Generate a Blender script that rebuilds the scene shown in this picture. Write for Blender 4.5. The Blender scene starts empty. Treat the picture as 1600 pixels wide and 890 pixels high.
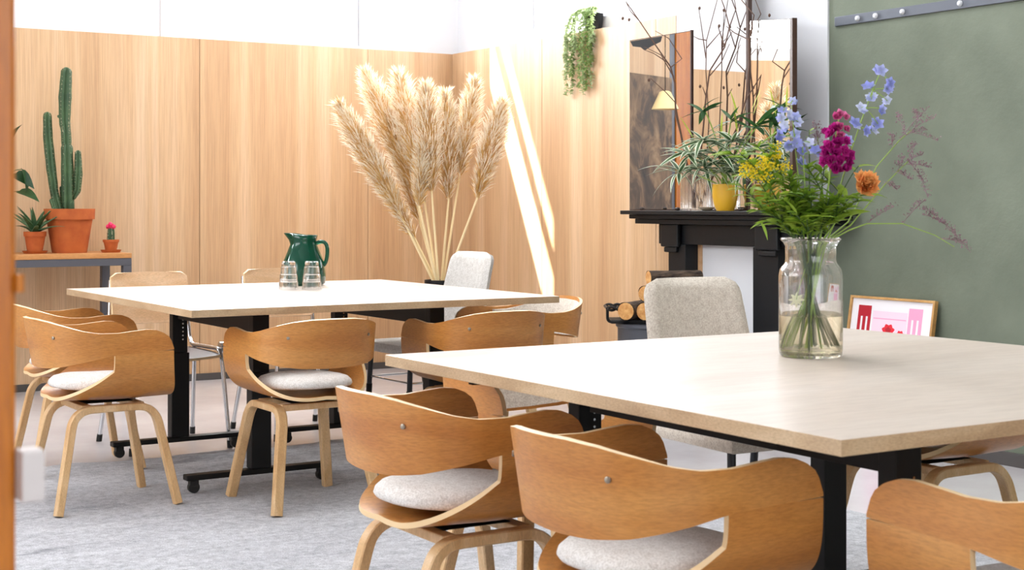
import bpy, bmesh, math, random
from math import sin, cos, pi, radians, sqrt, atan2
from mathutils import Vector, Matrix
random.seed(11)
S = bpy.context.scene
C = S.collection

# ---------------------------------------------------------------- camera, world, lights, exposure
HFOV_F = 2330.0                       # focal length in pixels of the 1600 px wide frame
YAW = math.atan(1450 / 2330)          # the camera looks 31.9 degrees right of the wall direction
CAM_Z = 1.145
cam_d = bpy.data.cameras.new('camera'); cam = bpy.data.objects.new('camera', cam_d); C.objects.link(cam)
cam_d.sensor_width = 36; cam_d.lens = 36 * HFOV_F / 1600
cam_d.shift_y = -(445 - 320) / 1600
cam_d.clip_start = 0.05
cam_d.dof.use_dof = True; cam_d.dof.focus_distance = 6.0; cam_d.dof.aperture_fstop = 10
cam.location = (0, 0, CAM_Z); cam.rotation_euler = (pi / 2, 0, -YAW)
S.camera = cam
FW = Vector((sin(YAW), cos(YAW), 0)); RT = Vector((cos(YAW), -sin(YAW), 0))

S.view_settings.view_transform = 'Standard'; S.view_settings.look = 'None'
S.view_settings.gamma = 1.0; S.view_settings.use_curve_mapping = False
S.view_settings.exposure = 0.16

w = bpy.data.worlds.new('hazy_sky'); S.world = w; w.use_nodes = True
bg = w.node_tree.nodes['Background']; bg.inputs[0].default_value = (0.86, 0.93, 1.0, 1); bg.inputs[1].default_value = 2.4

def sun(name, direction, strength, color, angle=0.5):
    d = bpy.data.lights.new(name, 'SUN'); d.energy = strength; d.color = color; d.angle = radians(angle)
    o = bpy.data.objects.new(name, d); C.objects.link(o)
    o.rotation_euler = Vector(direction).to_track_quat('-Z', 'Y').to_euler(); o.location = (0, 14, 9)
def area(name, loc, direction, sx, sy, power, color):
    d = bpy.data.lights.new(name, 'AREA'); d.shape = 'RECTANGLE'; d.size = sx; d.size_y = sy; d.energy = power; d.color = color
    o = bpy.data.objects.new(name, d); C.objects.link(o); o.location = loc
    o.rotation_euler = Vector(direction).to_track_quat('-Z', 'Y').to_euler()
sun('sun', (1.38, -1, -2.1), 36.0, (1.0, 0.97, 0.93))
area('daylight_back_window', (3.92, 9.9, 2.56), (0, -1, -0.25), 1.4, 0.6, 160, (0.93, 0.97, 1.0))
area('daylight_back_window_left', (-1.25, 9.9, 2.56), (0, -1, -0.25), 1.5, 0.6, 120, (0.93, 0.97, 1.0))
area('daylight_high_window', (3.65, 9.9, 4.02), (0, -1, -0.4), 1.5, 1.3, 190, (0.93, 0.97, 1.0))
area('daylight_right_window', (5.86, 7.9, 2.65), (-1, 0, -0.25), 1.2, 0.6, 120, (0.95, 0.97, 1.0))
area('overhead_fill', (2.3, 5.3, 5.33), (0, 0, -1), 4.2, 4.6, 190, (0.97, 0.98, 1.0))  # added overhead fill to brighten the table tops, no such source known
area('added_fill_left', (-2.83, 5.2, 2.7), (1, 0, 0), 4.5, 1.6, 125, (0.97, 0.98, 1.0))  # added fill from the unseen left side of the room
area('added_fill_front', (0.6, -2.83, 2.2), (0, 1, 0), 4.5, 2.4, 62, (1.0, 0.96, 0.9))  # added fill from behind the camera, lifts the chair backs

# ---------------------------------------------------------------- helpers
def lin(c):
    return tuple(((v / 255) / 12.92 if v / 255 <= 0.04045 else ((v / 255 + 0.055) / 1.055) ** 2.4) for v in c)
def rgba(c): return (*lin(c), 1)

def mat(name, col, rough=0.5, metal=0.0, spec=None):
    m = bpy.data.materials.new(name); m.use_nodes = True
    p = m.node_tree.nodes['Principled BSDF']
    p.inputs['Base Color'].default_value = rgba(col); p.inputs['Roughness'].default_value = rough; p.inputs['Metallic'].default_value = metal
    if spec is not None: p.inputs['Specular IOR Level'].default_value = spec
    return m
def nd(m, t): return m.node_tree.nodes.new(t)
def lk(m, a, b): m.node_tree.links.new(a, b)
def ramp(m, fac, stops):
    r = nd(m, 'ShaderNodeValToRGB'); lk(m, fac, r.inputs[0])
    e = r.color_ramp.elements
    while len(e) < len(stops): e.new(0.5)
    for k, (pos, c) in enumerate(stops): e[k].position = pos; e[k].color = rgba(c)
    return r.outputs[0]
def coords(m, scale, kind='Object', rot=(0, 0, 0)):
    t = nd(m, 'ShaderNodeTexCoord'); mp = nd(m, 'ShaderNodeMapping'); mp.inputs['Scale'].default_value = scale; mp.inputs['Rotation'].default_value = rot
    lk(m, t.outputs[kind], mp.inputs[0]); return mp.outputs[0]
def noise(m, vec, scale, detail=4, rough=0.55, dist=0.0):
    n = nd(m, 'ShaderNodeTexNoise'); n.inputs['Scale'].default_value = scale; n.inputs['Detail'].default_value = detail
    n.inputs['Roughness'].default_value = rough; n.inputs['Distortion'].default_value = dist
    if vec is not None: lk(m, vec, n.inputs['Vector'])
    return n.outputs[0]
def bump(m, h, strength, dist=0.002):
    b = nd(m, 'ShaderNodeBump'); b.inputs['Strength'].default_value = strength; b.inputs['Distance'].default_value = dist
    lk(m, h, b.inputs['Height']); lk(m, b.outputs[0], m.node_tree.nodes['Principled BSDF'].inputs['Normal'])
def mix(m, a, b, fac, mode='MULTIPLY'):
    x = nd(m, 'ShaderNodeMix'); x.data_type = 'RGBA'; x.blend_type = mode
    if isinstance(fac, float): x.inputs[0].default_value = fac
    else: lk(m, fac, x.inputs[0])
    for i, v in ((6, a), (7, b)):
        if isinstance(v, tuple): x.inputs[i].default_value = v
        else: lk(m, v, x.inputs[i])
    return x.outputs[2]
def base(m, sock): lk(m, sock, m.node_tree.nodes['Principled BSDF'].inputs['Base Color'])

def wood(name, dark, mid, light, scale, rough=0.45, rnd=0.0, fine=60, wscale=2.2, kind='Object', grain=0.55):
    """grain stretched along the axis with the small scale value"""
    m = mat(name, mid, rough)
    v = coords(m, scale, kind)
    if rnd:
        oi = nd(m, 'ShaderNodeObjectInfo'); ad = nd(m, 'ShaderNodeVectorMath'); ad.operation = 'ADD'
        sc = nd(m, 'ShaderNodeVectorMath'); sc.operation = 'SCALE'; sc.inputs[0].default_value = (7, 13, 5)
        lk(m, oi.outputs['Random'], sc.inputs['Scale']); lk(m, v, ad.inputs[0]); lk(m, sc.outputs[0], ad.inputs[1]); v = ad.outputs[0]
    n1 = noise(m, v, wscale, 3, 0.5, 0.6)
    n2 = noise(m, v, fine, 3, 0.6)
    c1 = ramp(m, n1, [(0.3, dark), (0.5, mid), (0.7, light)])
    c2 = ramp(m, n2, [(0.3, (196, 190, 184)), (0.62, (255, 255, 255))])
    base(m, mix(m, c1, c2, grain))
    bump(m, n2, 0.08, 0.001)
    return m

def cloth(name, c1, c2, scale=260):
    m = mat(name, c1, 0.95, spec=0.1)
    v = coords(m, (1, 1, 1)); n = noise(m, v, scale, 2, 0.6); n2 = noise(m, v, scale * 0.25, 2, 0.6)
    base(m, mix(m, ramp(m, n, [(0.36, c2), (0.62, c1)]), ramp(m, n2, [(0.3, (225, 222, 218)), (0.6, (255, 255, 255))]), 0.5))
    bump(m, n, 0.35, 0.0015)
    return m

def glass(name, col=(255, 255, 255), ior=1.45, rough=0.0):
    m = bpy.data.materials.new(name); m.use_nodes = True; nt = m.node_tree; nt.nodes.clear()
    g = nt.nodes.new('ShaderNodeBsdfGlass'); g.inputs['Color'].default_value = rgba(col); g.inputs['IOR'].default_value = ior; g.inputs['Roughness'].default_value = rough
    o = nt.nodes.new('ShaderNodeOutputMaterial'); t = nt.nodes.new('ShaderNodeBsdfTransparent'); t.inputs[0].default_value = rgba(col); x = nt.nodes.new('ShaderNodeMixShader'); x.inputs[0].default_value = 0.16
    nt.links.new(g.outputs[0], x.inputs[1]); nt.links.new(t.outputs[0], x.inputs[2]); nt.links.new(x.outputs[0], o.inputs[0]); return m
def pane_glass(name):
    m = bpy.data.materials.new(name); m.use_nodes = True; nt = m.node_tree; nt.nodes.clear()
    t = nt.nodes.new('ShaderNodeBsdfTransparent'); g = nt.nodes.new('ShaderNodeBsdfGlossy'); g.inputs['Roughness'].default_value = 0.02
    x = nt.nodes.new('ShaderNodeMixShader'); x.inputs[0].default_value = 0.05
    o = nt.nodes.new('ShaderNodeOutputMaterial')
    nt.links.new(t.outputs[0], x.inputs[1]); nt.links.new(g.outputs[0], x.inputs[2]); nt.links.new(x.outputs[0], o.inputs[0]); return m
def leafmat(name, a, b, rough=0.45, scale=6.0, stripe=None):
    m = mat(name, a, rough)
    oi = nd(m, 'ShaderNodeObjectInfo'); v = coords(m, (1, 1, 1)); n = noise(m, v, scale * 6, 2)
    col = mix(m, ramp(m, oi.outputs['Random'], [(0.0, a), (1.0, b)]), ramp(m, n, [(0.35, (190, 200, 180)), (0.65, (255, 255, 255))]), 0.6)
    if stripe:
        at = nd(m, 'ShaderNodeUVMap'); sp = nd(m, 'ShaderNodeSeparateXYZ'); lk(m, at.outputs[0], sp.inputs[0])
        r = ramp(m, sp.outputs[0], [(0.0, (255, 255, 255)), (0.16, (255, 255, 255)), (0.26, (0, 0, 0)), (0.74, (0, 0, 0)), (0.84, (255, 255, 255))])
        col = mix(m, col, rgba(stripe), r, 'MIX')
    base(m, col)
    nt = m.node_tree; tl = nt.nodes.new('ShaderNodeBsdfTranslucent'); mx = nt.nodes.new('ShaderNodeMixShader'); mx.inputs[0].default_value = 0.38
    nt.links.new(col, tl.inputs[0]); nt.links.new(nt.nodes['Principled BSDF'].outputs[0], mx.inputs[1]); nt.links.new(tl.outputs[0], mx.inputs[2]); nt.links.new(mx.outputs[0], nt.nodes['Material Output'].inputs[0])
    return m

def obj(name, bm, mats, parent=None, smooth=False, loc=None, recalc=True):
    if recalc: bmesh.ops.recalc_face_normals(bm, faces=bm.faces[:])
    me = bpy.data.meshes.new(name); bm.to_mesh(me); bm.free()
    for x in (mats if isinstance(mats, (list, tuple)) else [mats]): me.materials.append(x)
    if smooth:
        me.polygons.foreach_set('use_smooth', [True] * len(me.polygons))
        if smooth != 'all':
            try: me.set_sharp_from_angle(angle=radians(smooth if isinstance(smooth, (int, float)) and smooth is not True else 40))
            except Exception: pass
    o = bpy.data.objects.new(name, me); C.objects.link(o)
    if parent: o.parent = parent
    if loc is not None: o.location = loc
    return o
def share(name, me, parent=None, mw=None):
    o = bpy.data.objects.new(name, me); C.objects.link(o)
    if parent: o.parent = parent
    if mw is not None: o.matrix_basis = mw
    return o
def tag(o, label=None, cat=None, group=None, kind=None):
    if label: o['label'] = label
    if cat: o['category'] = cat
    if group: o['group'] = group
    if kind: o['kind'] = kind
    return o
def thing(name, label, cat, loc=(0, 0, 0), rz=0.0, group=None):
    o = bpy.data.objects.new(name, None); o.empty_display_size = 0.1; C.objects.link(o)
    o.location = loc; o.rotation_euler = (0, 0, rz); return tag(o, label, cat, group)
def dup(root, loc, rz, label):
    r = root.copy(); C.objects.link(r); r.location = loc; r.rotation_euler = (0, 0, rz); r['label'] = label
    for ch in list(root.children):
        c = ch.copy(); C.objects.link(c); c.parent = r
        for g in list(ch.children):
            d = g.copy(); C.objects.link(d); d.parent = c
    return r

def box(bm, lo, hi, bev=0.0, mi=0, rot=None, piv=None):
    r = bmesh.ops.create_cube(bm, size=1.0); vs = r['verts']
    for v in vs:
        v.co = Vector(((lo[i] + hi[i]) / 2 + v.co[i] * (hi[i] - lo[i]) for i in range(3)))
    fs = list({f for v in vs for f in v.link_faces})
    if bev > 0:
        es = list({e for v in vs for e in v.link_edges})
        q = bmesh.ops.bevel(bm, geom=es, offset=bev, segments=2, affect='EDGES', profile=0.6)
        fs = list({f for f in q['faces']} | {f for f in fs if f.is_valid}); vs = list({v for f in fs for v in f.verts})
    for f in fs: f.material_index = mi
    if rot is not None:
        p = Vector(piv if piv is not None else [(lo[i] + hi[i]) / 2 for i in range(3)])
        for v in vs: v.co = p + rot @ (v.co - p)
    return vs
def boxes(lst, bev=0.0):
    bm = bmesh.new()
    for lo, hi in lst: box(bm, lo, hi, bev)
    return bm
def lathe(bm, prof, n=32, c=(0, 0, 0), cap=True, mi=0, closed=False):
    rings = []
    for (r, z) in prof:
        if r < 1e-6: rings.append([bm.verts.new((c[0], c[1], c[2] + z))])
        else: rings.append([bm.verts.new((c[0] + r * cos(2 * pi * k / n), c[1] + r * sin(2 * pi * k / n), c[2] + z)) for k in range(n)])
    pairs = list(zip(rings[:-1], rings[1:]))
    if closed: pairs.append((rings[-1], rings[0]))
    for a, b in pairs:
        for k in range(n):
            q = [a[k % len(a)], a[(k + 1) % n % len(a)], b[(k + 1) % n % len(b)], b[k % len(b)]]
            u = []
            for v in q:
                if v not in u: u.append(v)
            if len(u) >= 3:
                try: bm.faces.new(u).material_index = mi
                except ValueError: pass
    if cap and not closed:
        for rg in (rings[0], rings[-1]):
            if len(rg) > 2: bm.faces.new(rg).material_index = mi
    return rings
def frame_at(t, up=Vector((0, 0, 1))):
    t = t.normalized()
    if abs(t.dot(up)) > 0.97: up = Vector((1, 0, 0))
    a = t.cross(up).normalized(); b = a.cross(t).normalized(); return a, b
def tube(bm, pts, rad, n=8, mi=0, cap=True):
    pts = [Vector(p) for p in pts]; rings = []; a0 = None
    for i, p in enumerate(pts):
        t = (pts[min(i + 1, len(pts) - 1)] - pts[max(i - 1, 0)])
        if a0 is None: a, b = frame_at(t)
        else:
            tt = t.normalized(); a = (a0 - tt * a0.dot(tt)).normalized(); b = a.cross(tt).normalized()
        a0 = a
        r = rad[i] if isinstance(rad, (list, tuple)) else rad
        rings.append([bm.verts.new(p + a * (r * cos(2 * pi * k / n)) + b * (r * sin(2 * pi * k / n))) for k in range(n)])
    for q, s in zip(rings[:-1], rings[1:]):
        for k in range(n): bm.faces.new((q[k], q[(k + 1) % n], s[(k + 1) % n], s[k])).material_index = mi
    if cap: bm.faces.new(rings[0]).material_index = mi; bm.faces.new(rings[-1]).material_index = mi
def bar(bm, pts, wv, w2, h2, mi=0):
    """rectangular section swept along pts; wv = fixed width direction"""
    pts = [Vector(p) for p in pts]; rings = []
    for i, p in enumerate(pts):
        t = (pts[min(i + 1, len(pts) - 1)] - pts[max(i - 1, 0)]).normalized()
        wd = Vector(wv); wd = (wd - t * wd.dot(t)).normalized(); hd = t.cross(wd).normalized()
        W = w2[i] if isinstance(w2, (list, tuple)) else w2; H = h2[i] if isinstance(h2, (list, tuple)) else h2
        bv = 0.22
        sec = [(-W, -H * (1 - bv)), (-W * (1 - bv), -H), (W * (1 - bv), -H), (W, -H * (1 - bv)), (W, H * (1 - bv)), (W * (1 - bv), H), (-W * (1 - bv), H), (-W, H * (1 - bv))]
        rings.append([bm.verts.new(p + wd * x + hd * y) for x, y in sec])
    for q, s in zip(rings[:-1], rings[1:]):
        for k in range(8): bm.faces.new((q[k], q[(k + 1) % 8], s[(k + 1) % 8], s[k])).material_index = mi
    bm.faces.new(rings[0]).material_index = mi; bm.faces.new(rings[-1]).material_index = mi
def sheet(bm, G, th, mi=0, medge=1, flip=1):
    """solid of thickness th from a grid of points (offset to the side of the grid normal)"""
    I, J = len(G), len(G[0]); G = [[Vector(p) for p in row] for row in G]
    top, bot = [], []
    for i in range(I):
        rt_, rb = [], []
        for j in range(J):
            du = G[min(i + 1, I - 1)][j] - G[max(i - 1, 0)][j]; dv = G[i][min(j + 1, J - 1)] - G[i][max(j - 1, 0)]
            n = du.cross(dv)
            n = n.normalized() * flip if n.length > 1e-12 else Vector((0, 0, 1))
            rt_.append(bm.verts.new(G[i][j])); rb.append(bm.verts.new(G[i][j] - n * th))
        top.append(rt_); bot.append(rb)
    for i in range(I - 1):
        for j in range(J - 1):
            bm.faces.new((top[i][j], top[i + 1][j], top[i + 1][j + 1], top[i][j + 1])).material_index = mi
            bm.faces.new((bot[i][j], bot[i][j + 1], bot[i + 1][j + 1], bot[i + 1][j])).material_index = mi
    per = [(i, 0) for i in range(I)] + [(I - 1, j) for j in range(1, J)] + [(i, J - 1) for i in range(I - 2, -1, -1)] + [(0, j) for j in range(J - 2, 0, -1)]
    for k in range(len(per)):
        a, b = per[k], per[(k + 1) % len(per)]
        try: bm.faces.new((top[a[0]][a[1]], bot[a[0]][a[1]], bot[b[0]][b[1]], top[b[0]][b[1]])).material_index = medge
        except ValueError: pass
def interp(x, tab):
    for (x0, y0), (x1, y1) in zip(tab[:-1], tab[1:]):
        if x <= x1:
            t = (x - x0) / (x1 - x0); t = max(0, min(1, t)); t = t * t * (3 - 2 * t); return y0 + (y1 - y0) * t
    return tab[-1][1]
def bez(p0, p1, p2, n=10):
    p0, p1, p2 = Vector(p0), Vector(p1), Vector(p2)
    return [p0 * (1 - t) ** 2 + p1 * 2 * t * (1 - t) + p2 * t * t for t in [k / n for k in range(n + 1)]]
def leaf_bm(bm, L, W, droop=0.15, fold=0.15, n=6, mi=0, base_w=0.25, M=None, shape=1.0):
    """blade along +Y from the origin, with UV u across"""
    uv = bm.loops.layers.uv.verify(); rows = []
    for k in range(n + 1):
        t = k / n; wd = W * max(0.02, (sin(pi * min(1, (t * (1 - base_w) + base_w)) ** shape) if t > 0 else sin(pi * base_w ** shape) * 0.6))
        y = L * t; z = -droop * L * t * t
        rows.append([(Vector((-wd / 2, y, z + fold * wd)), 0, t), (Vector((0, y, z)), 0.5, t), (Vector((wd / 2, y, z + fold * wd)), 1, t)])
    V = [[(bm.verts.new(M @ p if M else p), u, v) for p, u, v in r] for r in rows]
    for a, b in zip(V[:-1], V[1:]):
        for j in range(2):
            q = (a[j], a[j + 1], b[j + 1], b[j]); f = bm.faces.new([x[0] for x in q]); f.material_index = mi; f.smooth = True
            for lp, x in zip(f.loops, q): lp[uv].uv = (x[1], x[2])
def leaf_mesh(name, L, W, m, **k):
    bm = bmesh.new(); leaf_bm(bm, L, W, **k); me = bpy.data.meshes.new(name); bm.to_mesh(me); bm.free(); me.materials.append(m); return me
def orient(p, d, roll=0.0, s=1.0):
    """matrix placing a +Y blade at p pointing along d"""
    y = Vector(d).normalized(); z = Vector((0, 0, 1)); z = z - y * z.dot(y)
    if z.length < 0.05: z = Vector((1, 0, 0)) - y * y.x
    z.normalize(); x = y.cross(z)
    R = Matrix((x, y, z)).transposed().to_4x4()
    return Matrix.Translation(p) @ R @ Matrix.Rotation(roll, 4, 'Y') @ Matrix.Scale(s, 4)
# ---------------------------------------------------------------- materials
M = {}
M['panel'] = wood('panel_oak', (190, 150, 110), (204, 167, 127), (217, 184, 148), (2.6, 2.6, 0.055), 0.5, 1.0, 60, 2.4, grain=0.45)
M['white'] = mat('white_paint', (226, 227, 230), 0.8)
M['frame_white'] = mat('white_gloss', (216, 217, 220), 0.35)
M['green'] = mat('green_paint', (104, 112, 96), 0.75)
v_ = coords(M['green'], (1, 1, 1)); bump(M['green'], noise(M['green'], v_, 9, 5, 0.65), 0.35, 0.012)
base(M['green'], ramp(M['green'], noise(M['green'], v_, 3, 5), [(0.3, (98, 106, 90)), (0.7, (114, 122, 105))]))
M['dark_trim'] = mat('dark_skirting', (74, 70, 68), 0.6)
M['orange_wood'] = wood('orange_varnished_wood', (172, 92, 10), (184, 104, 14), (202, 122, 30), (8, 8, 0.5), 0.35)
M['concrete'] = mat('pale_concrete', (196, 190, 190), 0.22)
v_ = coords(M['concrete'], (1, 1, 1)); base(M['concrete'], ramp(M['concrete'], noise(M['concrete'], v_, 1.6, 6, 0.6), [(0.3, (184, 178, 178)), (0.7, (206, 201, 201))]))
M['top'] = wood('pale_oak_laminate', (206, 190, 176), (215, 200, 187), (222, 209, 198), (0.45, 2.6, 3.0), 0.34, 0.0, 22, 1.3, grain=0.28)
M['edge'] = wood('oak_edge_band', (178, 150, 116), (196, 168, 132), (208, 182, 148), (2.0, 2.0, 6), 0.5)
M['ply'] = wood('warm_beech_veneer', (182, 116, 52), (196, 132, 64), (206, 146, 78), (1.2, 1.2, 7), 0.36, 0.6, 40, 1.6)
M['plyedge'] = mat('ply_edge', (226, 196, 150), 0.5)
M['bent'] = wood('bent_birch', (204, 160, 108), (219, 180, 130), (229, 195, 150), (9, 9, 1.2), 0.42, 0.6)
M['pale_ply'] = wood('pale_plywood', (214, 168, 122), (226, 182, 138), (234, 196, 156), (1.2, 6, 9), 0.42, 0.6)
M['linen'] = cloth('pale_grey_linen', (230, 228, 225), (206, 203, 199))
M['beige'] = cloth('beige_linen', (234, 226, 213), (212, 200, 186), 220)
M['lightfab'] = cloth('light_grey_linen', (214, 211, 206), (190, 186, 180), 220)
M['black'] = mat('black_metal', (11, 11, 12), 0.5, 0.0, 0.3)
M['blackpaint'] = mat('black_mantel_paint', (13, 15, 18), 0.45, 0.0, 0.35)
M['rubber'] = mat('black_rubber', (18, 18, 19), 0.6)
M['chrome'] = mat('chrome', (205, 208, 212), 0.16, 1.0)
M['darksteel'] = mat('dark_steel', (58, 60, 64), 0.35, 0.7)
M['steelgrey'] = mat('blue_grey_steel', (92, 96, 104), 0.4, 0.5)
M['greypaint'] = mat('grey_painted_steel', (82, 82, 88), 0.45)
M['terracotta'] = mat('terracotta', (190, 104, 58), 0.8)
base(M['terracotta'], ramp(M['terracotta'], noise(M['terracotta'], coords(M['terracotta'], (1, 1, 1)), 14, 5), [(0.3, (164, 76, 28)), (0.7, (186, 97, 40))]))
M['soil'] = mat('soil', (50, 38, 30), 1.0); bump(M['soil'], noise(M['soil'], coords(M['soil'], (1, 1, 1)), 90, 4), 1.0, 0.01)
M['screw'] = mat('dull_screw', (150, 140, 126), 0.35, 0.9)
M['cactus'] = mat('cactus_green', (54, 84, 50), 0.55)
base(M['cactus'], ramp(M['cactus'], noise(M['cactus'], coords(M['cactus'], (1, 1, 1)), 7, 5), [(0.3, (34, 60, 36)), (0.7, (74, 102, 62))]))
M['spine'] = mat('pale_spines', (206, 200, 168), 0.8)
M['bench_top'] = wood('bench_oak', (178, 118, 62), (196, 136, 78), (208, 152, 96), (0.8, 5, 5), 0.45)
M['yellow'] = mat('yellow_glaze', (226, 174, 42), 0.35)
M['dish'] = mat('stone_dish', (128, 116, 96), 0.55)
M['pebble'] = mat('dark_pebble', (60, 46, 38), 0.6)
M['mirror'] = mat('silvered_glass', (238, 238, 236), 0.0, 1.0)
M['sepia'] = mat('sepia_paint', (70, 52, 38), 0.6)
v_ = coords(M['sepia'], (1.6, 1.6, 1.0)); base(M['sepia'], ramp(M['sepia'], noise(M['sepia'], v_, 2.4, 6, 0.62, 0.8), [(0.3, (34, 24, 18)), (0.47, (74, 55, 40)), (0.58, (128, 100, 72)), (0.74, (168, 140, 106))]))
M['oldframe'] = mat('dark_walnut_edge', (66, 42, 30), 0.5)
M['glass'] = glass('clear_glass'); M['water'] = glass('vase_water', (255, 250, 236), 1.33); M['greenglass'] = mat('green_glass', (8, 92, 66), 0.06)
g_ = M['greenglass'].node_tree.nodes['Principled BSDF']; g_.inputs['Transmission Weight'].default_value = 0.6; g_.inputs['IOR'].default_value = 1.45
M['pane'] = pane_glass('window_pane')
M['plume_outer'] = mat('pampas_fluff', (250, 243, 226), 0.9, spec=0.1)  # pale outer fluff, its colour whitened further to suggest backlit edges
M['plume'] = mat('pampas_plume', (233, 208, 160), 0.9, spec=0.1)
base(M['plume'], ramp(M['plume'], noise(M['plume'], coords(M['plume'], (1, 1, 1)), 5, 4), [(0.3, (196, 146, 70)), (0.55, (218, 174, 100)), (0.75, (236, 204, 142))]))
for k_ in ('plume', 'plume_outer'):                      # dry fluff lets light through
    m_ = M[k_]; nt_ = m_.node_tree; tr_ = nt_.nodes.new('ShaderNodeBsdfTranslucent'); tr_.inputs[0].default_value = rgba((252, 240, 216)); mx_ = nt_.nodes.new('ShaderNodeMixShader'); mx_.inputs[0].default_value = 0.45 if k_ == 'plume_outer' else 0.15
    nt_.links.new(nt_.nodes['Principled BSDF'].outputs[0], mx_.inputs[1]); nt_.links.new(tr_.outputs[0], mx_.inputs[2]); nt_.links.new(mx_.outputs[0], nt_.nodes['Material Output'].inputs[0])
M['straw'] = mat('straw_stem', (234, 212, 164), 0.7)
M['bark'] = mat('log_bark', (66, 52, 42), 0.95); bump(M['bark'], noise(M['bark'], coords(M['bark'], (4, 30, 30)), 3, 6), 1.0, 0.02)
base(M['bark'], ramp(M['bark'], noise(M['bark'], coords(M['bark'], (3, 14, 14)), 4, 6), [(0.35, (44, 34, 28)), (0.7, (112, 92, 74))]))
M['logend'] = mat('log_end', (214, 160, 92), 0.85)
base(M['logend'], ramp(M['logend'], noise(M['logend'], coords(M['logend'], (1, 1, 1)), 40, 4), [(0.3, (188, 124, 60)), (0.7, (228, 180, 116))]))
M['twig'] = mat('brown_twig', (92, 66, 52), 0.85)
M['goldframe'] = wood('pale_gold_frame', (178, 130, 70), (200, 152, 88), (214, 170, 108), (4, 4, 4), 0.4)
M['paper'] = mat('white_paper', (232, 228, 230), 0.7); M['red'] = mat('red_print', (176, 14, 34), 0.7); M['pink'] = mat('pink_print', (232, 158, 190), 0.7)
M['palepink'] = mat('pale_pink_print', (234, 206, 220), 0.7); M['rose'] = mat('rose_print', (218, 30, 48), 0.7); M['navy'] = mat('navy_print', (40, 34, 70), 0.7)
M['greybox'] = mat('pale_grey_plastic', (206, 198, 196), 0.5)
M['leafdark'] = leafmat('dark_leaf', (34, 72, 38), (56, 98, 50))
M['leafvar'] = leafmat('variegated_leaf', (56, 92, 56), (92, 122, 76), 0.4, 6, (226, 232, 206))
M['leafmid'] = leafmat('bouquet_leaf', (104, 146, 40), (164, 190, 66))
M['leafaloe'] = leafmat('aloe_leaf', (64, 104, 66), (112, 146, 104), 0.45, 6)
M['leafhang'] = leafmat('trailing_leaf', (132, 160, 84), (214, 224, 184))
M['stem'] = mat('green_stem', (142, 172, 74), 0.6); M['stemdark'] = mat('dark_green_stem', (62, 88, 44), 0.6)
M['yellowfl'] = mat('goldenrod_yellow', (232, 204, 22), 0.7); M['blue'] = leafmat('delphinium_blue', (136, 144, 222), (186, 192, 244), 0.6)
M['bluepale'] = leafmat('pale_delphinium', (172, 182, 240), (222, 226, 252), 0.6)
M['magenta'] = leafmat('stock_magenta', (176, 10, 128), (214, 44, 160), 0.6); M['pinkfl'] = leafmat('stock_pink', (218, 70, 150), (238, 150, 190), 0.6)
M['orange'] = leafmat('carnation_orange', (255, 176, 96), (255, 206, 150), 0.6); M['mauve'] = leafmat('sea_lavender_mauve', (150, 112, 128), (184, 150, 164), 0.8)
M['cream'] = mat('cream_petal', (232, 230, 190), 0.6); M['hotpink'] = mat('hot_pink_cactus', (226, 40, 92), 0.6)
M['lime'] = leafmat('lime_shoot', (176, 190, 66), (196, 206, 92))
M['lamp'] = mat('lamp_shade_enamel', (236, 214, 160), 0.5)
M['rug'] = mat('grey_rug', (160, 160, 166), 1.0, spec=0.05)
def rug_nodes(m):
    v = coords(m, (1, 1, 1)); vs = coords(m, (1.1, 4.2, 1), rot=(0, 0, radians(18)))
    big = noise(m, vs, 1.5, 6, 0.62, 1.2); fine = noise(m, v, 230, 3, 0.7); mid = noise(m, v, 34, 5, 0.7)
    c = ramp(m, big, [(0.28, (166, 166, 171)), (0.4, (206, 206, 210)), (0.6, (218, 218, 221)), (0.75, (230, 230, 232))])
    c = mix(m, c, ramp(m, mid, [(0.3, (190, 190, 191)), (0.6, (255, 255, 255))]), 0.7)
    c = mix(m, c, ramp(m, fine, [(0.3, (150, 150, 152)), (0.6, (255, 255, 255))]), 0.6)
    base(m, c); bump(m, fine, 0.7, 0.008)
rug_nodes(M['rug'])

# ---------------------------------------------------------------- the setting
YB, XR, PT = 9.35, 5.308, 2.23                     # panel faces and panel top
def structure(o): o['kind'] = 'structure'; return o
structure(obj('floor', boxes([((-2.5, -2.5, -0.1), (5.75, 9.8, 0))]), M['concrete']))
structure(obj('ceiling', boxes([((-2.8, -2.8, 5.4), (6.0, 10.1, 5.55))]), M['white']))
structure(obj('wall_left', boxes([((-2.8, -2.5, 0), (-2.5, 9.77, 1.9)), ((-2.8, -2.5, 3.5), (-2.5, 9.77, 5.4)), ((-2.8, -2.5, 1.9), (-2.5, 2.95, 3.5)), ((-2.8, 7.45, 1.9), (-2.5, 9.77, 3.5))]), M['white']))
structure(obj('wall_front', boxes([((-2.8, -2.8, 0), (6.0, -2.5, 1.0)), ((-2.8, -2.8, 3.4), (6.0, -2.5, 5.4)), ((-2.8, -2.8, 1.0), (-1.65, -2.5, 3.4)), ((2.85, -2.8, 1.0), (6.0, -2.5, 3.4))]), M['white']))
y0, y1 = 9.47, 9.77
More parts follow.
